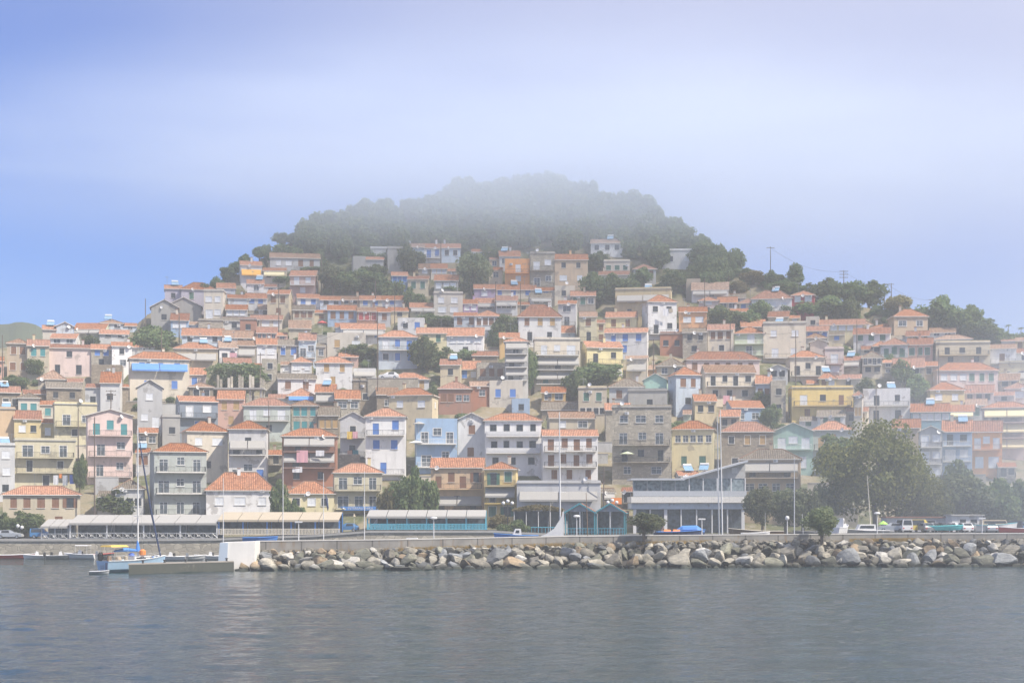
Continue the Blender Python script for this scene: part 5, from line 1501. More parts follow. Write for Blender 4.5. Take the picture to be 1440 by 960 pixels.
for k in range(5):
    for y in (0, 3.6):
        x = X0+(X1-X0)*(k+.15)/4.3; mb = MB(); mb.box(x-.2, x+.2, D+y, D+y+.4, zof(590, D)-3, zof(546, D)-.2); mb.build('column', 'w_k', r); mb = MB(); mb.box(x-.22, x+.22, D+y+.003, D+y+.44, zof(546, D)+.16, zof(random.choice((527, 531)), D)); mb.build('column', 'w_c' if k % 2 else 'w_s', r)
mb = MB(); mb.box(X0-.5, X1+.3, D-.5, D+4.6, zof(546, D)-.2, zof(546, D)+.16); mb.build('slab', 'w_k', r)

# ------------------------------------------------------------------ signs and lamps
D = 275.2; lem = next(h for h in HOUSES if h.nick.startswith('lemon')); D = lem.D-1.4
r = thing('shop_sign', 'blue shop fascia sign with white capital lettering under the lemon house', 'sign', (xof(505, D), D, zof(714.5, D)))
mb = MB(); w = xof(531, D)-xof(479, D); mb.box(-w/2, w/2, -.1, .1, -.36, .36); mb.build('board', 'blue', r)
fc = bpy.data.curves.new('lettering', 'FONT'); fc.body = 'INTERSALONIKA'; fc.size = .62; fc.align_x = 'CENTER'; fc.align_y = 'CENTER'; fc.extrude = .01; fc.materials.append(MATS['white'])
tmp = bpy.data.objects.new('lettering_curve', fc); COL.objects.link(tmp); tme = bpy.data.meshes.new_from_object(tmp.evaluated_get(bpy.context.evaluated_depsgraph_get())); bpy.data.objects.remove(tmp); tx = bpy.data.objects.new('lettering', tme); COL.objects.link(tx); tx.parent = r; tx.location = (.25, -.112, 0); tx.rotation_euler = (math.pi/2, 0, 0)
mb = MB(); mb.lathe((-w/2+.5, -.13, 0), [(.14,-.15),(.2,0),(.14,.15)], 8); mb.build('emblem', 'white', r)
D = 271; r = thing('notice_board', 'orange-brown notice board on the pale wall beside the teal hut', 'sign', (xof(867, D), D, zof(704, D))); mb = MB(); mb.box(-.9, .9, -.05, .05, -.55, .55); mb.build('board', 'orange', r); mb = MB(); mb.box(-.05, .05, .06, .16, -3.5, .5); mb.build('post', 'greymetal', r)
def lamp(label, px, ytop, D, zb, head='disc', post='white', cat='street lamp'):
    r = thing('street_lamp', label, cat, (xof(px, D), D, zb)); h = zof(ytop, D)-zb
    mb = MB(); mb.tube([(0,0,0),(0,0,h*.3),(0,0,h-.3)], [.1,.08,.06], 6); mb.build('pole', post, r)
    mb = MB()
    if head == 'disc': mb.lathe((0,0,h-.35), [(.06,0),(.42,.08),(.5,.2),(.4,.34),(.1,.4)], 12); mb.build('lamp_head', 'white', r)
    elif head == 'tee': mb.box(-.5, .5, -.12, .12, h-.25, h-.05); mb.build('lamp_head', 'white', r)
    else:
        pos = {'globes': [(-.75,-.15),(0,.2),(.75,-.15)], 'globe': [(0,0)], 'pair': [(-.35,.1),(.35,-.15)]}[head]
        for a, b in pos:
            g = MB(); g.lathe((a,0,h+b), [(.05,-.32),(.24,-.22),(.32,0),(.24,.22),(.05,.32)], 10); g.build('globe', 'white', r, True)
        if len(pos) > 1: mb.tube([(-.75 if len(pos) == 3 else -.35,0,h-.45),(.75 if len(pos) == 3 else .35,0,h-.45)], .04, 4); mb.build('bracket', post, r)
def wz(px): return bw(px)[2]-.9
lamp('white T-headed lamp post behind the wall by the blue upturned boat', 420, 732, 213, wz(420), 'tee')
lamp('white dome lamp post before the turquoise picket fence', 610, 726.5, 217, wz(610)); lamp('white dome lamp post before the teal huts', 811, 724, 223, wz(811))
lamp('white dome lamp post beside the lime parasol', 1233.5, 720, 228.5, wz(1233)); lamp('small globe lamp post near the olive trees', 1107, 728, 226, wz(1107), 'globe'); lamp('tiny white lamp post beside the orange dinghy', 987, 728, 226, wz(987), 'tee')
lamp('thin white lamp post among the parked cars', 1381, 727, 232, wz(1381), 'tee')
lamp('triple-globe street lamp before the yellow house', 714, 706, 266, qz(714), 'globes', 'darkmetal'); lamp('triple-globe street lamp over the orange board', 861, 705, 267, qz(861), 'globes', 'darkmetal')
lamp('double white globe lamp in the big round bush', 28, 740, 268, qz(28), 'pair', 'darkmetal')
def mast(name, label, px, ytop, D, zb, r0, mat, lean=0, stays=0, sail=None, spread=None):
    r = thing(name, label, 'mast' if name == 'boat_mast' else 'flagpole', (xof(px, D), D, zb)); h = zof(ytop, D)-zb
    mb = MB(); mb.tube([(0,0,0),(lean*.5,0,h*.5),(lean,0,h)], [r0,r0*.85,r0*.5], 6); mb.build('pole', mat, r)
    if spread:
        for q in spread: mb = MB(); mb.tube([(lean*q-.9,0,h*q),(lean*q+.9,0,h*q)], .03, 4); mb.build('spreader', mat, r)
    if stays:
        mb = MB()
        for s in (-stays, stays): mb.tube([(s,0.3,.2),(lean,0,h*.97)], .012, 3)
        mb.build('rigging', 'greymetal', r)
    return r
mast('flagpole', 'slim white flagpole beside the white bungalow', 314, 671, 214, wz(380)-.5, .07, 'white'); mast('flagpole', 'tall slim white flagpole near the brick apartment house', 398, 641, 213, wz(398), .07, 'white')
mast('flagpole', 'white flagpole carrying a furled dark blue flag', 455, 665, 214, wz(455), .07, 'white'); mast('flagpole', 'white flagpole before the lemon house and blue sign', 512.5, 662, 215, wz(513), .07, 'white')
f = thing('flag', 'dark blue flag hanging limp beside the white flagpole', 'flag', (xof(458, 214), 214, zof(695, 214))); mb = MB(); mb.tube([(0,0,0),(.15,0,-.9),(.3,0,-1.8),(.28,0,-2.2)], [.05,.16,.14,.05], 6); mb.build('cloth', 'navy', f)
mast('flagpole', 'thin teal-tinted pole before the olive trees', 1076, 720, 226, wz(1076), .05, 'galv'); mast('flagpole', 'tall grey column before the house with two awnings', 1117, 642, 228, wz(1117), .09, 'galv'); 

# ------------------------------------------------------------------ boats
def hull_mesh(L, W, Hh, mats, n=9, fl=.35, sheer=.35, transom=.8):
    mb = MB(); secs = []
    for k in range(n):
        t = k/(n-1); x = -L/2+L*t
        wd = W/2*(transom+(1-transom)*min(1, t*2.2))*(1 if t < .45 else max(.02, math.cos((t-.45)/.55*math.pi/2)**.8)); z1 = Hh*(1+sheer*max(0, t-.3)**1.5*1.6); zc = Hh*.28+Hh*.5*max(0, t-.6)**2*4
        zk = -.25+Hh*1.05*max(0, t-.8)*2.2
        secs.append([(x,0,zk),(x+L*.03*t,wd*.72,min(zc, z1-.05)),(x+L*.05*t,wd,z1)])
    for a, b in zip(secs, secs[1:]):
        for s in (1, -1):
            A = [(p[0], p[1]*s, p[2]) for p in a]; B = [(p[0], p[1]*s, p[2]) for p in b]
            for j in range(2):
                q = [A[j], B[j], B[j+1], A[j+1]]; mb.face(q if s < 0 else q[::-1], 0)
        mb.face([(a[2][0], a[2][1], a[2][2]-.12), (a[2][0], -a[2][1], a[2][2]-.12), (b[2][0], -b[2][1], b[2][2]-.12), (b[2][0], b[2][1], b[2][2]-.12)][::-1], 1)
        for s in (1, -1):
            mb.tube([(a[2][0], a[2][1]*s, a[2][2]), (b[2][0], b[2][1]*s, b[2][2])], .05, 4, 2, cap=False)
    a = secs[0]; mb.face([a[0], a[1], a[2], (a[2][0], -a[2][1], a[2][2]), (a[1][0], -a[1][1], a[1][2])], 0)
    return mb.mesh('hull', mats)
def boat(name, label, px, D, rz, L, W, Hh, hull='white', deck='palewood', rim='white', z=0, cat='boat', cabin=None, outboard=False, console=False, canopy=None, extras=(), tr=.8):
    r = thing(name, label, cat, (xof(px, D), D, z), R(rz)); put('hull', hull_mesh(L, W, Hh, [hull, deck, rim], transom=tr), r)
    if cabin:
        c0, c1, ch, cm = cabin; mb = MB(); ww = W*.32
        mb.hexa([(L*c0,-ww,Hh*.9),(L*c1,-ww*.9,Hh*.95),(L*c1,ww*.9,Hh*.95),(L*c0,ww,Hh*.9),(L*c0+.1,-ww*.9,Hh+ch),(L*c1-ch*.5,-ww*.75,Hh+ch),(L*c1-ch*.5,ww*.75,Hh+ch),(L*c0+.1,ww*.9,Hh+ch)]); c = mb.build('cabin', cm, r)
        mb = MB()
        for s in (-1, 1): mb.hexa([(L*c0+.35,s*ww*.98-.02,Hh+ch*.4),(L*c1-ch*.45,s*ww*.9-.02,Hh+ch*.4),(L*c1-ch*.45,s*ww*.9+.03,Hh+ch*.4),(L*c0+.35,s*ww*.98+.03,Hh+ch*.4),(L*c0+.35,s*ww*.94-.02,Hh+ch*.8),(L*c1-ch*.6,s*ww*.86-.02,Hh+ch*.8),(L*c1-ch*.6,s*ww*.86+.03,Hh+ch*.8),(L*c0+.35,s*ww*.94+.03,Hh+ch*.8)])
        mb.build('cabin_window', 'darkglass', c)
    if console: mb = MB(); mb.hexa([(-.3,-.35,Hh-.1),(.4,-.35,Hh-.1),(.4,.35,Hh-.1),(-.3,.35,Hh-.1),(-.2,-.3,Hh+.6),(.15,-.3,Hh+.7),(.15,.3,Hh+.7),(-.2,.3,Hh+.6)]); mb.build('console', 'white', r)
    if outboard:
        mb = MB(); mb.hexa([(-L/2-.5,-.18,Hh*.9),(-L/2-.05,-.16,Hh*.9),(-L/2-.05,.16,Hh*.9),(-L/2-.5,.18,Hh*.9),(-L/2-.45,-.15,Hh+.5),(-L/2-.1,-.13,Hh+.55),(-L/2-.1,.13,Hh+.55),(-L/2-.45,.15,Hh+.5)]); mb.box(-L/2-.3, -L/2-.14, -.07, .07, -.3, Hh*.9); mb.build('outboard_motor', outboard, r)
    if canopy:
        mb = MB(); mb.hexa([(-L*.3,-W*.4,Hh+1.4),(L*.12,-W*.4,Hh+1.4),(L*.12,W*.4,Hh+1.4),(-L*.3,W*.4,Hh+1.4),(-L*.3,-W*.34,Hh+1.5),(L*.12,-W*.34,Hh+1.5),(L*.12,W*.34,Hh+1.5),(-L*.3,W*.34,Hh+1.5)])
        c = mb.build('canopy', canopy, r); mb = MB()
        for x in (-L*.28, L*.1):
            for s in (-1, 1): mb.tube([(x, s*W*.38, Hh*.9), (x, s*W*.36, Hh+1.4)], .025, 4)
        mb.build('canopy_frame', 'galv', c)
    return r
# small boats moored along the quay
boat('rowing_boat', 'long low boat with red-brown hull at the end of the quay', 20, 255, 8, 6.2, 1.7, .6, 'red', 'white', 'white', outboard='rubber')
boat('dinghy', 'white dinghy with black outboard and folded seat, second along the quay', 52, 254, 200, 4.0, 1.6, .55, 'white', 'galv', 'white', outboard='rubber', console=True)
boat('inflatable_boat', 'dark inflatable with white cool box and red cover on the quay', 85, 253, 15, 4.4, 1.8, .55, 'greymetal', 'greymetal', 'greymetal', console=True, outboard='rubber')
boat('motor_boat', 'white motor boat with sun canopy by the quay', 113, 253, 170, 5.2, 2.0, .75, 'white', 'white', 'white', console=True, canopy='white', outboard='greymetal')
boat('rowing_boat', 'dark boat carrying red fenders beside the yacht', 138, 254, 20, 4.6, 1.7, .7, 'darkmetal', 'wood', 'red', outboard='rubber')
boat('inflatable_boat', 'grey inflatable dinghy floating behind the yacht stern', 139, 193.4, 10, 2.3, 1.2, .36, 'galv', 'greymetal', 'galv')
for k, (px, rz, hl, ob, lab) in enumerate([(240, 185, 'white', 'greymetal', 'white skiff with grey outboard behind the pier'), (268, 20, 'galv', 'rubber', 'pale grey skiff behind the middle of the pier'), (296, 190, 'white', 'rubber', 'white skiff with black outboard near the harbour block'), (322, 15, 'white', 'rubber', 'white dinghy with blue seat beside the harbour block')]):
    boat('dinghy', lab, px, 246+k*1.5, rz, 4.6, 1.7, .62, hl, 'galv', 'white', outboard=ob, console=k in (0, 2))
# the moored sailing yacht
yr = boat('sailing_yacht', 'cluttered pale blue sailing yacht moored at the pier end', 187, 201.6, 52, 9.6, 2.9, 1.5, 'hullblue', 'palewood', 'white', cabin=(-.05, .28, .45, 'white'), cat='sailing boat', tr=.86)
L = 9.6; mb = MB(); hm = zof(598, 202)
mb.tube([(.8,0,.9),(.8,0,hm*.5),(.75,0,hm)], [.11,.1,.07], 8); ms = mb.build('mast', 'white', yr)
mb = MB(); mb.tube([(.8-.0,-.8,hm*.38),(.8,.8,hm*.38)], .03, 4); mb.tube([(.8,-.6,hm*.68),(.8,.6,hm*.68)], .03, 4); mb.build('spreader', 'white', ms)
mb = MB(); mb.tube([(4.55,0,1.6),(2.9,0,hm*.42),(1.2,0,hm*.85),(.85,0,hm*.98)], [.1,.13,.08,.02], 6); mb.build('furled_jib', 'navy', yr)
mb = MB(); mb.tube([(.7,0,2.7),(-1.2,0,2.85),(-3.0,0,2.7)], [.14,.26,.12], 8); mb.tube([(.8,0,2.6),(.75,0,4.0)], [.34,.08], 8); mb.build('sail_cover', 'blue', yr)
mb = MB(); mb.hexa([(-4.3,-1.2,3.25),(-1.6,-1.2,3.25),(-1.6,1.2,3.25),(-4.3,1.2,3.25),(-4.2,-.9,3.45),(-1.7,-.9,3.45),(-1.7,.9,3.45),(-4.2,.9,3.45)]); bm_ = mb.build('bimini', 'yellowcloth', yr)
mb = MB(); mb.tube([(-4.2,-1.15,1.1),(-4.2,-1.15,3.25),(-4.2,1.15,3.25),(-4.2,1.15,1.1),(-1.7,1.15,1.1),(-1.7,1.15,3.25),(-1.7,-1.15,3.25),(-1.7,-1.15,1.1)], .025, 4)
mb.build('bimini_frame', 'galv', bm_)
mb = MB()
for k in range(4): mb.box(-L/2-.06, -L/2-.02, -.25, .25, .1+k*.24, .14+k*.24)
mb.box(-L/2-.07, -L/2-.03, -.28, -.24, 0, 1.0); mb.box(-L/2-.07, -L/2-.03, .24, .28, 0, 1.0); mb.build('stern_ladder', 'greymetal', yr)
mb = MB(); mb.box(-L/2-.25, -L/2-.05, -1.15, -.95, -.4, 1.3); mb.build('rudder', 'navy', yr)
mb = MB()
for s in (-1, 1):
    for k in range(7): mb.tube([(-4.6+k*1.3,s*(1.2 if k < 5 else 1.0-.3*(k-4)),1.5),(-4.6+k*1.3,s*(1.2 if k < 5 else 1.0-.3*(k-4)),2.1)], .02, 4)
    mb.tube([(-4.6,s*1.2,2.08),(1.9,s*1.2,2.1),(4.4,s*.2,2.4)], .015, 4)
mb.build('guard_rail', 'galv', yr)
mb = MB()
for s in (-1, 1): mb.tube([(.6,s*1.3,1.1),(.75,0,hm*.97)], .012, 3)
mb.tube([(-4.7,0,1.2),(.75,0,hm*.99)], .012, 3); mb.build('rigging', 'greymetal', yr)
M_ = Matrix.Translation(yr.location) @ Matrix.Rotation(R(52), 4, 'Z')
for nm, lab, cat, lx, ly, prof, mat in [('outboard_motor', 'dark outboard motor clamped on the yacht rail', 'outboard motor', -4.4, .9, [(.1,.9),(.3,1.3),(.36,1.9),(.2,2.2)], 'rubber'), ('jerrycan', 'cream plastic jerrycan on the yacht deck', 'canister', -1.9, -1.0, [(.2,1.05),(.24,1.2),(.24,1.6),(.08,1.75)], 'cream'), ('barrel', 'rusty brown drum on the yacht stern', 'drum', -3.9, -.2, [(.3,1.05),(.33,1.3),(.3,1.75)], 'wood'), ('bucket', 'blue bucket at the yacht bow', 'bucket', 2.6, -.7, [(.15,1.2),(.22,1.55)], 'blue'), ('life_ring', 'orange life ring bundle hung beside the mast', 'life ring', .9, -.8, [(.15,1.6),(.42,1.8),(.42,2.3),(.15,2.5)], 'orange'), ('duffel_bag', 'purple-blue bag on the cabin roof of the yacht', 'bag', .0, .3, [(.15,1.5),(.4,1.65),(.38,1.9),(.12,2.05)], 'bluecloth'), ('sack', 'tan sack slumped on the yacht side deck', 'sack', -3.0, -.9, [(.25,1.05),(.42,1.25),(.3,1.6),(.1,1.7)], 'w_n'), ('coil_of_rope', 'pale coiled rope on the yacht foredeck', 'rope', 1.7, -.8, [(.35,1.1),(.4,1.25),(.3,1.4)], 'white')]:
    p = M_ @ Vector((lx, ly, 0)); mb = MB(); mb.lathe((0,0,0), prof, 10); o = mb.build(nm, mat); o.location = p+Vector((0,0,.38)); tag(o, lab, cat)
# boats behind the breakwater
boat('rowing_boat', 'upturned bright blue boat behind the wall beside the harbour block', 365, 216, 4, 4.6, 1.5, .5, 'blue', 'blue', 'blue', z=zof(759.5, 216)-.1)
boat('motor_boat', 'white motor boat roof behind the wall before the blue sign', 487, 232, 6, 5.6, 2.0, .9, 'white', 'white', 'white', z=1.7, cabin=(-.3, .15, .8, 'white'))
boat('motor_boat', 'white boat with orange-trimmed cabin before the turquoise fence', 582, 232, -5, 4.6, 1.8, .9, 'white', 'white', 'white', z=2.1, cabin=(-.25, .2, .8, 'white'))
boat('fishing_boat', 'blue fishing boat with round white top by the vine pergola', 727, 236, 185, 6.4, 2.3, 1.0, 'blue', 'wood', 'blue', z=3.1, cabin=(-.1, .12, 1.0, 'white'))
boat('inflatable_boat', 'blue inflatable dinghy loaded with orange life vests', 955, 232, 5, 7.2, 2.0, .9, 'navy', 'blue', 'blue', z=3.8, outboard='greymetal')
for k, (px, mt) in enumerate(((938, 'orange'), (951, 'orange'))): 
    mb = MB(); mb.hexa([(-.6,-.5,0),(.6,-.5,0),(.6,.5,0),(-.6,.5,0),(-.4,-.3,.45),(.5,-.3,.4),(.5,.3,.4),(-.4,.3,.45)]); o = mb.build('life_vest', mt); o.location = (xof(px, 231.8), 231.8, 4.62); tag(o, ('%s heap of orange life vests on the blue inflatable' % ('larger', 'smaller')[k]), 'life vest', 'life vests on the inflatable')
mb = MB(); mb.tube([(-2.2,0,.1),(-1,0,.45),(1,0,.5),(2.2,0,.1)], [.2,.6,.6,.2], 8); o = mb.build('boat_cover', 'blue'); o.location = (xof(970, 232), 232.4, 4.55); tag(o, 'bright blue tarpaulin cover over the inflatable dinghy stern', 'boat cover')
mast('boat_mast', 'very tall white yacht mast before the white balconied house', 788, 579, 238, 2.5, .15, 'white', lean=-.15, stays=2.2, spread=(.4, .7))
mb = MB(); mb.face([(-3.6,0,0),(.3,-.12,0),(.32,-.05,4.2),(-.1,-.03,3.0),(-1.2,-.05,1.3),(-2.4,-.03,.5)]); mb.face([(-2.4,.1,.5),(-1.2,.1,1.3),(-.1,.1,3.0),(.32,.1,4.2),(.3,.1,0),(-3.6,.12,0)]); o = mb.build('furled_sail', 'white'); o.location = (xof(790, 238), 238-.2, zof(755, 238)); tag(o, 'white sail drawn down at the foot of the very tall mast', 'sail')
mast('boat_mast', 'left one of the twin pale masts by the glass restaurant', 1011.5, 585, 236, 2.5, .11, 'galv', lean=-.3, stays=1.6, spread=(.35,)); mast('boat_mast', 'right one of the twin pale masts by the glass restaurant', 1016, 576, 237, 2.5, .13, 'white', lean=-.35, stays=1.8, spread=(.35,))
mast('boat_mast', 'rust-brown boat mast with boom before the teal huts', 827, 692, 238, 2.5, .09, 'wood', lean=-.3); mast('boat_mast', 'leaning thin wooden mast before the vine pergola', 769, 706, 239, 2.5, .06, 'palewood', lean=.6); mast('boat_mast', 'thin white mast beside the olive trees', 1130, 722, 236, 3, .05, 'white', lean=-.2)
boat('sailing_yacht', 'white-cabined yacht lying behind the breakwater with wooden mast', 1212, 238, 184, 8, 2.6, 1.3, 'greymetal', 'white', 'white', z=3.5, cabin=(-.25, .12, .95, 'white'), cat='sailing boat')
mast('boat_mast', 'slightly leaning wooden mast of the white-cabined yacht', 1225, 668, 238, 4.4, .09, 'palewood', lean=-.6)
boat('motor_boat', 'white boat standing bow-up beside the breakwater bush', 1182, 236, 55, 4.4, 2.0, 1.6, 'white', 'white', 'white', z=3.7, cabin=(-.1, .2, 1.4, 'white'))
boat('rowing_boat', 'long grey-brown boat hull under the olive trees', 1065, 240, 178, 8, 2.3, 1.3, 'wood', 'wood', 'palewood', z=3.4, tr=.5)
boat('rowing_boat', 'low white dinghy near the twin masts', 1062, 228, 5, 4, 1.5, .6, 'white', 'white', 'white', z=zof(753, 228)-.2)
boat('rowing_boat', 'red and white boat on the quay at the row end of cars', 1432, 240, 176, 5.6, 1.8, .8, 'red', 'white', 'white', z=4.3)
boat('motor_boat', 'grey boat under a pale tarpaulin between cars and red boat', 1399, 241, 5, 6.5, 2.1, 1.2, 'galv', 'white', 'teal', z=4.4, cabin=(-.35, .3, .8, 'cream'))
boat('canoe', 'bright aqua canoe carried above a parked car', 1329, 240, 2, 5.6, .9, .42, 'aqua', 'aqua', 'aqua', z=zof(743, 240), tr=.15)

# ------------------------------------------------------------------ cars
def car(label, px, D, zb, rz, L, col, kind='car', rack=False):
    r = thing('parked_car' if kind != 'van' else 'parked_van', label, 'car' if kind != 'van' else 'van', (xof(px, D), D, zb), R(rz), 'vehicles parked on the quay'); W = 1.7; k = L/4.2
    if kind == 'van': S = [(-2.1,.95,1.0),(-2.05,1.0,1.95),(1.0,1.0,1.95),(1.55,1.05,1.15),(2.1,.85,.86)]
    elif kind == 'jeep': S = [(-2.1,.9,.95),(-2.05,.95,1.7),(.3,1.0,1.72),(.9,1.05,1.1),(2.05,.95,.98),(2.1,.7,.72)]
    else: S = [(-2.1,.75,.78),(-1.95,.88,1.0),(-1.4,.92,1.42),(.2,.92,1.46),(1.0,.95,1.0),(1.9,.8,.82),(2.1,.6,.62)]
    body = MB(); gl = MB()
    for (xa, ba, ta), (xb, bb, tb) in zip(S, S[1:]):
        xa, xb = xa*k, xb*k
        for s in (1, -1):
            y = s*W/2; yt = s*W/2*.82
            q = [(xa,y,.32),(xb,y,.32),(xb,y,bb),(xa,y,ba)]; body.face(q if s < 0 else q[::-1])
            q = [(xa,y,ba),(xb,y,bb),(xb,yt if tb > bb+.08 else y*.97,tb),(xa,yt if ta > ba+.08 else y*.97,ta)]; body.face(q if s < 0 else q[::-1])
            if ta > ba+.3 and tb > bb+.3:
                g = .06; q = [(xa+.15,y*1.0,ba+g),(xb-.1,y*1.0,bb+g),(xb-.25,yt+s*.03,tb-g),(xa+.2,yt+s*.03,ta-g)]; gl.face(q if s < 0 else q[::-1])
        ya, yb_ = W/2*(.82 if ta > ba+.08 else .97), W/2*(.82 if tb > bb+.08 else .97)
        q = [(xa,-ya,ta),(xb,-yb_,tb),(xb,yb_,tb),(xa,ya,ta)]; body.face(q)
        if abs(ta-tb) > .3: gl.face([(xa*.97+xb*.03,-ya*.86,ta*.93+tb*.07+.02),(xb*.9+xa*.1,-yb_*.86,tb*.9+ta*.1+.02),(xb*.9+xa*.1,yb_*.86,tb*.9+ta*.1+.02),(xa*.97+xb*.03,ya*.86,ta*.93+tb*.07+.02)])
    for x, b, t, s in ((S[0][0]*k, S[0][1], S[0][2], -1), (S[-1][0]*k, S[-1][1], S[-1][2], 1)):
        q = [(x,-W/2,.32),(x,W/2,.32),(x,W/2*.97,t),(x,-W/2*.97,t)]; body.face(q if s > 0 else q[::-1])
    body.build('body', col, r); gl.build('window_glass', 'darkglass', r)
    for x in (-1.3*k, 1.3*k):
        for s in (-1, 1):
            mb = MB(); mb.tube([(x,s*(W/2-.2),.3),(x,s*(W/2+.02),.3)], .31, 12); wl = mb.build('wheel', 'rubber', r); mb = MB(); mb.tube([(x,s*(W/2+.0),.3),(x,s*(W/2+.035),.3)], .18, 10); mb.build('rim', 'chrome', wl)
    for s in (-1, 1):
        mb = MB(); mb.box(S[-1][0]*k-.05, S[-1][0]*k+.03, s*.6-.16, s*.6+.16, .45, .58); mb.build('headlight', 'tank', r); mb = MB(); mb.box(S[0][0]*k-.03, S[0][0]*k+.05, s*.62-.12, s*.62+.12, .55, .72); mb.build('tail_light', 'red', r)
    return r
plain('carsilver', (.42,.44,.46), .3, .05, metal=.3); plain('carwhite', (.70,.70,.70), .3, .05); plain('carblue', (.06,.20,.42), .3, .08); plain('cardark', (.05,.055,.07), .3, .1); plain('caryellow', (.62,.48,.10), .35, .08); plain('cargrey', (.20,.21,.22), .35, .08)
car('silver hatchback parked at the very left end of the quay', 14, 267, qz(14), 4, 4.3, 'carsilver'); car('blue car parked under the first white canopy', 59, 268.5, qz(59), 6, 3.8, 'carblue', 'jeep')
car('blue car parked under the blue shop sign', 488, 270, qz(488), 176, 4.0, 'carblue'); car('white van parked behind the turquoise picket fence', 539, 269.5, qz(539), 182, 4.6, 'carwhite', 'van')
whl = car('white estate car parked on the hillside lane among houses', 0, 1, 0, 176, 4.4, 'carwhite'); 
bh = max((h.D+h.reach) for h in HOUSES if h.x0 < 545 < h.x1 and 530 < h.yb < 600 and h.yt > 515); D = bh+1.6; whl.location = (xof(547, D), D, zof(532.5, D)); whl['group'] = 'vehicles parked on the quay'
x = xof(547, D); zl = zof(532.5, D)
mb = MB(); mb.box(x-4.5, x+6.5, D-1.1, D+2.2, zl-.3, zl-.01); struct(mb.build('lane', 'asphalt'))
tw = thing('retaining_wall', 'rough stone terrace wall carrying the lane with the parked white car', 'wall', (x+1, D-1.3, zl-3), 0, 'retaining walls on the slope'); mb = MB(); mb.box(-5.6, 5.6, -.2, .18, -1, 2.95); mb.build('wall', 'w_s', tw); mb = MB(); mb.box(-5.7, 5.7, -.27, .185, 2.953, 3.1); mb.build('coping', 'slab', tw)
D = 240; z = 4.5
for px, rz, L, col, kd, lab in [(1270, 95, 4.2, 'carwhite', 'van', 'white van facing the wall, left of the yellow van'), (1290, 4, 4.4, 'caryellow', 'van', 'yellow van parked behind the breakwater'), (1300, 100, 4.2, 'cargrey', 'car', 'dark grey car parked nose-on beside the yellow van'), (1327, 95, 4.1, 'cardark', 'car', 'dark car under the aqua canoe'), (1356, 92, 4.2, 'carwhite', 'car', 'white hatchback right of the aqua canoe'), (1368, 5, 4.0, 'cargrey', 'car', 'grey car before the white kiosk'), (1253, 175, 4.2, 'carsilver', 'car', 'silver car beside the lime parasol'), (1311, 178, 4.2, 'carsilver', 'car', 'pale silver car between yellow van and aqua canoe'), (1341, 3, 4.0, 'carwhite', 'car', 'white car half hidden under the aqua canoe end'), (1389, 95, 4.1, 'carsilver', 'car', 'silver car nose-on beside the thin white lamp post'), (1443, 4, 4.4, 'carblue', 'car', 'blue car at the very edge beyond the red boat'), (1416, 172, 4.6, 'cardark', 'jeep', 'dark off-road car behind the tarpaulined boat')]:
    car(lab, px, D+(1.8 if px in (1300, 1356, 1389) else 6 if px in (1368, 1416, 1311, 1341, 1443) else 3), z, rz, L, col, kd)
struct((lambda m: (m.box(xof(1155, 238), xof(1500, 250), 226.5, 262, 1.5, 4.45), m.build('quay_ground', 'asphalt'))[1])(MB()))
# motorbike-sized extras are hidden; the white kiosk and the low white building
def shed(name, label, px0, px1, D, ytop, zb, wall, roofm, cat):
    X0, X1 = xof(px0, D), xof(px1, D); w = X1-X0; r = thing(name, label, cat, ((X0+X1)/2, D, zb)); h = zof(ytop, D)-zb
    holes = [(-w*.25, -w*.05, .5, h*.75), (.1*w, .32*w, .9, h*.75)]; mb = MB(); facade(mb, w, 0, h-.1, holes); mb.box(-w/2, w/2, .16, 4, 0, h-.1); mb.build('wall', wall, r)
    for a, b, c, d in holes: add_window(r, 'd', (a+b)/2, .02, (c+d)/2, b-a, d-c, (True, False))
    mb = MB(); mb.box(-w/2-.25, w/2+.25, -.35, 4.2, h-.098, h+.1); mb.build('roof', roofm, r)
shed('kiosk', 'small white flat-roofed kiosk among the parked cars', 1339, 1382, 252, 724, 4.45, 'w_W', 'slab', 'kiosk'); shed('low_building', 'low white building with rust-red roof patch behind the yellow van', 1247, 1330, 256, 727, 4.45, 'w_w', 'r_r', 'building')
mb = MB()
D = 268

# ------------------------------------------------------------------ parasols, washing, poles and wires
def parasol(label, px, ytop, w, D, zb, mat, name='parasol'):
    r = thing(name, label, 'parasol', (xof(px, D), D, zb)); h = zof(ytop, D)-zb; R_ = w*D/F/2
    mb = MB(); mb.tube([(0,0,0),(0,0,h)], .03, 5); mb.build('pole', 'white', r); mb = MB(); mb.lathe((0,0,h), [(R_,-.5),(R_*.5,-.2),(.04,0),(.03,.06)], 8); mb.f = mb.f[:24]; mb.m = mb.m[:24]; mb.build('canopy', mat, r)
by = lambda s: next(h for h in HOUSES if h.nick.startswith(s))
h = by('sky blue house'); parasol('white parasol on the top terrace of the sky blue house', 589, 592.5, 19, h.D-.75, zof(611, h.D), 'awn_w'); parasol('white parasol with dark rim on the lower terrace beside the sky blue house', 585, 619, 22, h.D-.8, zof(640, h.D), 'whitecloth')
h = by('grey apartment block'); parasol('pale green parasol on the grey block balcony', 882, 634.5, 21, h.D-.75, zof(653, h.D), 'w_g')
h = by('cream house with two long'); parasol('red sunshade on a roof terrace above the blue two-window house', 453, 451, 15, next(q for q in HOUSES if abs(q.x0-420) < 3 and abs(q.yb-500) < 6).D+2.5 if any(abs(q.x0-420) < 3 and abs(q.yb-500) < 6 for q in HOUSES) else h.D, zof(466, h.D), 'red')
parasol('lime green parasol behind the breakwater beside the yacht', 1242, 732, 14, 234, 3.9, 'lime'); parasol('folded cream parasol beside the blue parked car', 498, 722, 4.5, 267.5, qz(498), 'cream')
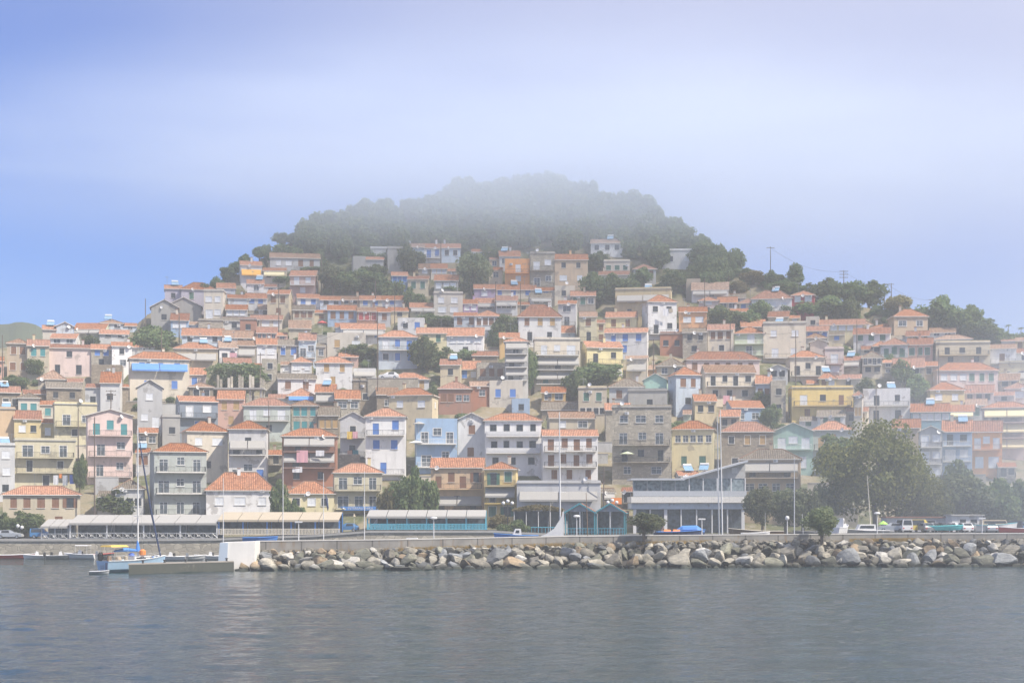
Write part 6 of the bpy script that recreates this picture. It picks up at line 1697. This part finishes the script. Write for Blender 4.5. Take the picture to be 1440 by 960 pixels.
def cloth(label, px0, px1, y0, y1, host, mat, off=1.32):
    D = host.D-off; w = xof(px1, D)-xof(px0, D); h = (y1-y0)*D/F; mb = MB(); n = 6
    for k in range(n):
        a, b = -w/2+w*k/n, -w/2+w*(k+1)/n; ya, yb = .04*math.sin(k*1.9), .04*math.sin((k+1)*1.9)
        mb.hexa([(a,ya,-h),(b,yb,-h),(b,yb+.03,-h),(a,ya+.03,-h),(a,0,0),(b,0,0),(b,.03,0),(a,.03,0)])
    o = mb.build('hanging_cloth', mat); o.location = (xof((px0+px1)/2, D), D, zof(y0, D)); tag(o, label, 'laundry', 'washing hung on balconies')
h = by('grey gable house'); cloth('yellow towel on the upper balcony of the grey gable house', 488, 495.5, 606.5, 617, h, 'yellowcloth'); cloth('pink towel on the upper balcony of the grey gable house', 496, 503, 606.5, 616, h, 'pinkcloth'); cloth('peach towel on the lower balcony of the grey gable house', 488.5, 495, 633, 645.5, h, 'w_P'); cloth('dark teal towel on the lower balcony of the grey gable house', 496, 504, 632.5, 645, h, 'tealcloth')
h = by('brick apartment'); cloth('large pinkish sheet hung across the brick apartment balcony', 417, 433, 633, 650, h, 'pinkcloth'); cloth('white sheet hung at the brick apartment balcony end', 444, 456, 633, 641, h, 'whitecloth'); cloth('pale pink sheet on the lowest brick apartment balcony', 411, 425, 656, 664, h, 'whitecloth')
h = by('house with glazed top'); cloth('white washing on the lower balcony under the glazed veranda', 75, 82, 668, 681, h, 'whitecloth'); cloth('orange cloth among the washing under the glazed veranda', 83, 87, 666, 672, h, 'orange'); cloth('grey striped cloth under the glazed veranda', 88, 95, 668, 682, h, 'galv'); cloth('white and blue banner cloth under the glazed veranda', 98, 105, 667, 680, h, 'bluecloth')
h = by('cream house with four dark'); cloth('bright pink blanket below the balcony of four dark doors', 1017, 1026, 556, 568, h, 'pinkcloth'); cloth('blue-white sheet below the balcony of four dark doors', 1027, 1033, 557, 563, h, 'whitecloth')
h = by('white block with washing'); cloth('white washing on the white block balcony high up', 932, 940, 434, 444, h, 'whitecloth'); cloth('yellowish washing on the white block balcony high up', 941, 946, 434, 439, h, 'cream')
h = next(q for q in HOUSES if abs(q.x0-(240+410/6)) < 1); cloth('hot pink towel on a little white house balcony', 323, 333, 496, 502, h, 'pinkcloth')
POLES = []
def pole(label, px, ytop, yb, arms=0, twin=False, dD=-1.2, mat='polewood'):
    D = d_row(yb)+dD; X = xof(px, D); g = ground(X, D); r = thing('utility_pole', label, 'utility pole', (X, D, g-.3), 0, 'utility poles'); h = zof(ytop, D)-g+.3
    for s in ((-.9, .9) if twin else (0,)): mb = MB(); mb.tube([(s,0,0),(s,0,h)], [.15,.09], 6); mb.build('post', mat, r)
    for k in range(arms):
        mb = MB(); mb.box(-1.1-.5*twin, 1.1+.5*twin, -.06, .06, h-.35-k*.8, h-.23-k*.8)
        for q in (-.95, -.4, .4, .95): mb.lathe((q,0,h-.229-k*.8), [(.05,0),(.06,.1),(.02,.16)], 5)
        mb.build('crossarm', mat, r)
    POLES.append((px, X, D, g-.3+h))
for a in [('lone dark pole at the far west houses', 3.5, 471, 545), ('dark pole beside the grey hillside gable', 204.5, 420, 470), ('pale pole above the cream house with blue shutters', 227, 462, 500), ('pole before the lavender house gable', 252, 433, 480), ('pole rising from the long house at the wood', 452, 357, 400),
          ('tall pole between the unfinished frame and white houses', 366, 496, 566), ('slim pole over the stone house with two blue shutters', 392, 399, 455), ('tall mottled pole beside the pale blue house', 531, 438, 575), ('slim pole over the brick row house', 555, 415, 460), ('pole beside the little blue house', 528, 395, 425),
          ('thin pole before the topmost cottage terrace', 620, 338, 372), ('slim pole before the lilac house', 697, 396, 450), ('slim pole by the white ochre-loggia house', 732, 398, 440), ('white-banded pole beside the pale yellow house', 814, 432, 478), ('pole before the narrow white five-floor block', 725, 478, 540),
          ('long pole before the white house with bright blue windows', 919, 477, 528), ('pole beside the rose pink house', 991, 392, 436), ('pole before the cream french doors house', 1027, 455, 500), ('tall pole before the sandy house', 1119, 465, 530), ('slim pole among the scrub of the bare slope', 1025, 388, 405),
          ('pole beside the white cubic house', 1232, 540, 600), ('pole before the large rosy house', 1320, 490, 540), ('slim pole before the brick pink house', 1291, 485, 520), ('pole before the rosy hip roof above', 1205, 450, 480), ('pole before the rosy flats', 1401, 563, 600), ('dark pole before the pale yellow flat-roofed house', 110, 573, 645), ('thick tall dark pole before the blush house', 133, 586, 745), ('slim dark pole beside the unfinished taverna lane', 849, 655, 745), ('pole before the sky-lit lane of the beige house', 378, 563, 640)]:
    pole(*a)
pole('pole with crossarms before the big white blank wall', 156, 548, 590, 2); pole('tall skyline pole on the bare slope', 1083.5, 347, 392, 1, dD=4); pole('skyline pole with three crossarms', 1186.5, 380, 418, 3, dD=4); pole('twin-legged power pole on the skyline', 1248.5, 398, 436, 1, True, 6); pole('small skyline pole above the round tree', 1312, 420, 448, 1, dD=8)
def wire(label, a, b, sag):
    A, B = [next(p for p in POLES if abs(p[0]-q) < .6) for q in (a, b)]; n = 14; mb = MB()
    P = [Vector(A[1:])*(1-k/n)+Vector(B[1:])*(k/n)-Vector((0,0,sag*4*(k/n)*(1-k/n)+.3)) for k in range(n+1)]; mb.tube(P, .022, 4); tag(mb.build('power_line', 'rubber'), label, 'power line', 'overhead power lines')
wire('power line from the bare-slope pole to the three-armed pole', 1083.5, 1186.5, 2.0); wire('power line from the three-armed pole to the twin-legged pole', 1186.5, 1248.5, 1.2); wire('power line from the twin-legged pole to the small skyline pole', 1248.5, 1312, 1.2); wire('power line between the white five-floor block and the bright blue windows', 725, 919, 2.0); wire('power line between the french doors house and the sandy house', 1027, 1119, 1.2); wire('power line from the unfinished frame to the mottled pole', 366, 531, 1.6); wire('power line crossing before the ochre flat-roofed house', 1291, 1320, .4); wire('power line between the two dark poles by the blush house', 110, 133, .6)

# two people on the waterfront, small in the view
def person(label, px, D, zb, rz, shirt, trousers, sit=False):
    r = thing('person', label, 'person', (xof(px, D), D, zb), R(rz)); v = []; e = []; rad = []
    def add(p, q, par=None): v.append(p); rad.append(q); (e.append((par, len(v)-1)) if par is not None else None); return len(v)-1
    hz = .5 if sit else .92
    pv = add((0,0,hz), (.15,.11)); ch = add((0,0,hz+.3), (.17,.11), pv); nk = add((0,0,hz+.54), (.06,.06), ch); hd = add((0,-.02,hz+.64), (.085,.095), nk); add((0,-.02,hz+.77), (.08,.09), hd)
    for s in (-1, 1):
        sh = add((s*.19,0,hz+.47), (.06,.06), ch); el = add((s*.25,-.08,hz+.2), (.045,.045), sh); wr = add((s*.18,-.28,hz+.12), (.032,.032), el); add((s*.15,-.36,hz+.12), (.035,.02), wr)
        hp = add((s*.1,0,hz-.04), (.1,.1), pv); kn = add((s*.11,-.42 if sit else -.02,hz-.02 if sit else .5), (.07,.07), hp); an = add((s*.11,-.42 if sit else 0,.07), (.045,.045), kn); add((s*.11,(-.42 if sit else 0)-.16,.04), (.05,.03), an)
    me = bpy.data.meshes.new('body'); me.from_pydata(v, e, []); o = put('body', me, r); m = o.modifiers.new('Skin', 'SKIN'); 
    for i, q in enumerate(rad): me.skin_vertices[0].data[i].radius = q if me.skin_vertices else q
    o.modifiers.new('Sub', 'SUBSURF').levels = 1; me.materials.append(MATS['skin'])
    c = MB(); c.lathe((0,0,hz+.02), [(.2,0),(.2,.2),(.215,.4),(.2,.5),(.1,.54)], 10); c.build('shirt', shirt, r); c = MB(); c.lathe((0,-.0,hz+.68), [(.1,0),(.11,.08),(.06,.17)], 8); c.build('hair', 'cardark', r)

person('person in a pinkish top seated under the cream-roofed pergola', 388, 265.2, qz(388), 20, 'pinkcloth', 'navy', True)
person('person in dark clothes standing by the glass restaurant', 931, 262.5+4, qz(931), -15, 'cardark', 'navy')

HAZE = .00053; HCOL = (.93, .957, .99); FCOL = (.77, .86, .99)
FOGS = [(15, 422, 104, 235, 82, 37, .022), (200, 268, 5, 190, 150, 66, .0110)]
SKYLOC = (.37, 1.3, .2); CLOUD = (.06, 1.15, .02, 1.0); CLOUDCOL = (4.6, 4.85, 6.3, 1); SKYSTR = .1; SUNSTR = 5.0; EXPO = .55; VB = 7

# ------------------------------------------------------------------ air: even haze, and the fog that wraps the hilltop and drifts in from the east
def volume(name, me, dens, col, aniso):
    m = bpy.data.materials.new(name); m.use_nodes = True; nt = m.node_tree
    nt.nodes.remove(nt.nodes['Principled BSDF']); v = nt.nodes.new('ShaderNodeVolumePrincipled')
    v.inputs['Density'].default_value = dens; v.inputs['Color'].default_value = (*col, 1); v.inputs['Anisotropy'].default_value = aniso
    nt.links.new(v.outputs[0], nt.nodes['Material Output'].inputs['Volume']); me.materials.append(m)
    o = put(name, me); o['kind'] = 'stuff'; return o
mb = MB(); mb.box(-900, 900, -100, 900, -7, 124); volume('haze', mb.mesh('haze', []), HAZE, HCOL, .0)
import bmesh
def blob(X, Y, z, rx, ry, rz, dens, col=None):
    """a bank of fog that thins out towards its edge"""
    bm = bmesh.new(); bmesh.ops.create_uvsphere(bm, u_segments=32, v_segments=18, radius=1); me = bpy.data.meshes.new('fog_bank'); bm.to_mesh(me); bm.free()
    o = volume('fog_bank', me, dens, col or FCOL, 0); o.location = (X, Y, z); o.scale = (rx, ry, rz)
    nt = me.materials[0].node_tree; v = next(n for n in nt.nodes if n.type == 'PRINCIPLED_VOLUME')
    tc = nt.nodes.new('ShaderNodeTexCoord'); ln = nt.nodes.new('ShaderNodeVectorMath'); ln.operation = 'LENGTH'; nt.links.new(tc.outputs['Object'], ln.inputs[0])
    mr = nt.nodes.new('ShaderNodeMapRange'); mr.interpolation_type = 'SMOOTHSTEP'; nt.links.new(ln.outputs['Value'], mr.inputs[0]); mr.inputs[1].default_value = 1.0; mr.inputs[2].default_value = .05; mr.inputs[3].default_value = 0; mr.inputs[4].default_value = dens
    n = nt.nodes.new('ShaderNodeTexNoise'); n.inputs['Scale'].default_value = 3.0; n.inputs['Detail'].default_value = 3; nt.links.new(tc.outputs['Object'], n.inputs['Vector'])
    q = nt.nodes.new('ShaderNodeMapRange'); nt.links.new(n.outputs['Fac'], q.inputs[0]); q.inputs[1].default_value = .3; q.inputs[2].default_value = .7; q.inputs[3].default_value = .35; q.inputs[4].default_value = 1.5
    m = nt.nodes.new('ShaderNodeMath'); m.operation = 'MULTIPLY'; nt.links.new(mr.outputs[0], m.inputs[0]); nt.links.new(q.outputs[0], m.inputs[1]); nt.links.new(m.outputs[0], v.inputs['Density'])
for b in FOGS: blob(*b)

# ------------------------------------------------------------------ sky, sun, camera
w = bpy.data.worlds.new('World'); sc.world = w; w.use_nodes = True; nt = w.node_tree
bg = nt.nodes['Background']; sky = nt.nodes.new('ShaderNodeTexSky'); sky.sky_type = 'NISHITA'; sky.sun_disc = False
SUN_EL, SUN_AZ = R(50), R(119)                       # azimuth clockwise from +Y (view direction)
sky.sun_elevation = SUN_EL; sky.sun_rotation = SUN_AZ; sky.altitude = 0; sky.air_density = 1.3; sky.dust_density = .2; sky.ozone_density = 4.0
tc = nt.nodes.new('ShaderNodeTexCoord'); sep = nt.nodes.new('ShaderNodeSeparateXYZ'); nt.links.new(tc.outputs['Generated'], sep.inputs[0])
n1 = nt.nodes.new('ShaderNodeTexNoise'); n1.inputs['Scale'].default_value = 2.6; n1.inputs['Detail'].default_value = 5; n1.inputs['Roughness'].default_value = .45
mp = nt.nodes.new('ShaderNodeMapping'); mp.inputs['Scale'].default_value = (1, 1, .9); mp.inputs['Location'].default_value = SKYLOC; nt.links.new(tc.outputs['Generated'], mp.inputs['Vector']); nt.links.new(mp.outputs[0], n1.inputs['Vector'])
def M(op, a, b):
    q = nt.nodes.new('ShaderNodeMath'); q.operation = op
    for i, v in ((0, a), (1, b)):
        if hasattr(v, 'is_linked'): nt.links.new(v, q.inputs[i])
        else: q.inputs[i].default_value = v
    return q.outputs[0]
cov = M('ADD', M('MULTIPLY', sep.outputs['X'], 1.0), M('MULTIPLY', sep.outputs['Z'], 2.3))
cov = M('ADD', cov, M('MULTIPLY', M('SUBTRACT', n1.outputs['Fac'], .5), .45))
rp = nt.nodes.new('ShaderNodeMapRange'); rp.interpolation_type = 'SMOOTHSTEP'; nt.links.new(cov, rp.inputs[0]); rp.inputs[1].default_value = CLOUD[0]; rp.inputs[2].default_value = CLOUD[1]; rp.inputs[3].default_value = CLOUD[2]; rp.inputs[4].default_value = CLOUD[3]
mx = nt.nodes.new('ShaderNodeMix'); mx.data_type = 'RGBA'
ins = {i.name: i for i in mx.inputs if i.type == 'RGBA'}; nt.links.new(rp.outputs[0], mx.inputs[0])
tn = nt.nodes.new('ShaderNodeMix'); tn.data_type = 'RGBA'; tn.blend_type = 'MULTIPLY'; tn.inputs[0].default_value = 1; ti = {i.name: i for i in tn.inputs if i.type == 'RGBA'}; nt.links.new(sky.outputs[0], ti['A']); ti['B'].default_value = (.17, .42, .95, 1); nt.links.new([o for o in tn.outputs if o.type == 'RGBA'][0], ins['A']); ins['B'].default_value = CLOUDCOL
nt.links.new([o for o in mx.outputs if o.type == 'RGBA'][0], bg.inputs['Color']); bg.inputs['Strength'].default_value = SKYSTR
sd = Vector((math.sin(SUN_AZ)*math.cos(SUN_EL), math.cos(SUN_AZ)*math.cos(SUN_EL), math.sin(SUN_EL)))
ld = bpy.data.lights.new('sun', 'SUN'); ld.energy = SUNSTR; ld.angle = R(.6); ld.color = (1, .92, .80); lo = bpy.data.objects.new('sun', ld); COL.objects.link(lo)
lo.rotation_euler = (-sd).to_track_quat('-Z', 'Y').to_euler()
cd = bpy.data.cameras.new('camera'); cam = bpy.data.objects.new('camera', cd); COL.objects.link(cam); sc.camera = cam
cd.sensor_width = 36; cd.lens = 36*F/1440; cam.location = (0, 0, CH); cam.rotation_euler = (R(90), 0, 0); cd.shift_y = (HY-480)/1440; cd.clip_end = 5000; cd.clip_start = .5
vs = sc.view_settings; vs.view_transform = 'Standard'; vs.look = 'None'; vs.exposure = EXPO; vs.gamma = 1; vs.use_curve_mapping = False
cy = sc.cycles; cy.use_denoising = True; cy.denoiser = 'OPENIMAGEDENOISE'; cy.max_bounces = 6; cy.diffuse_bounces = 2; cy.glossy_bounces = 2; cy.volume_bounces = VB; cy.transparent_max_bounces = 4; cy.use_adaptive_sampling = True; cy.adaptive_threshold = .015
cy.sample_clamp_indirect = 6
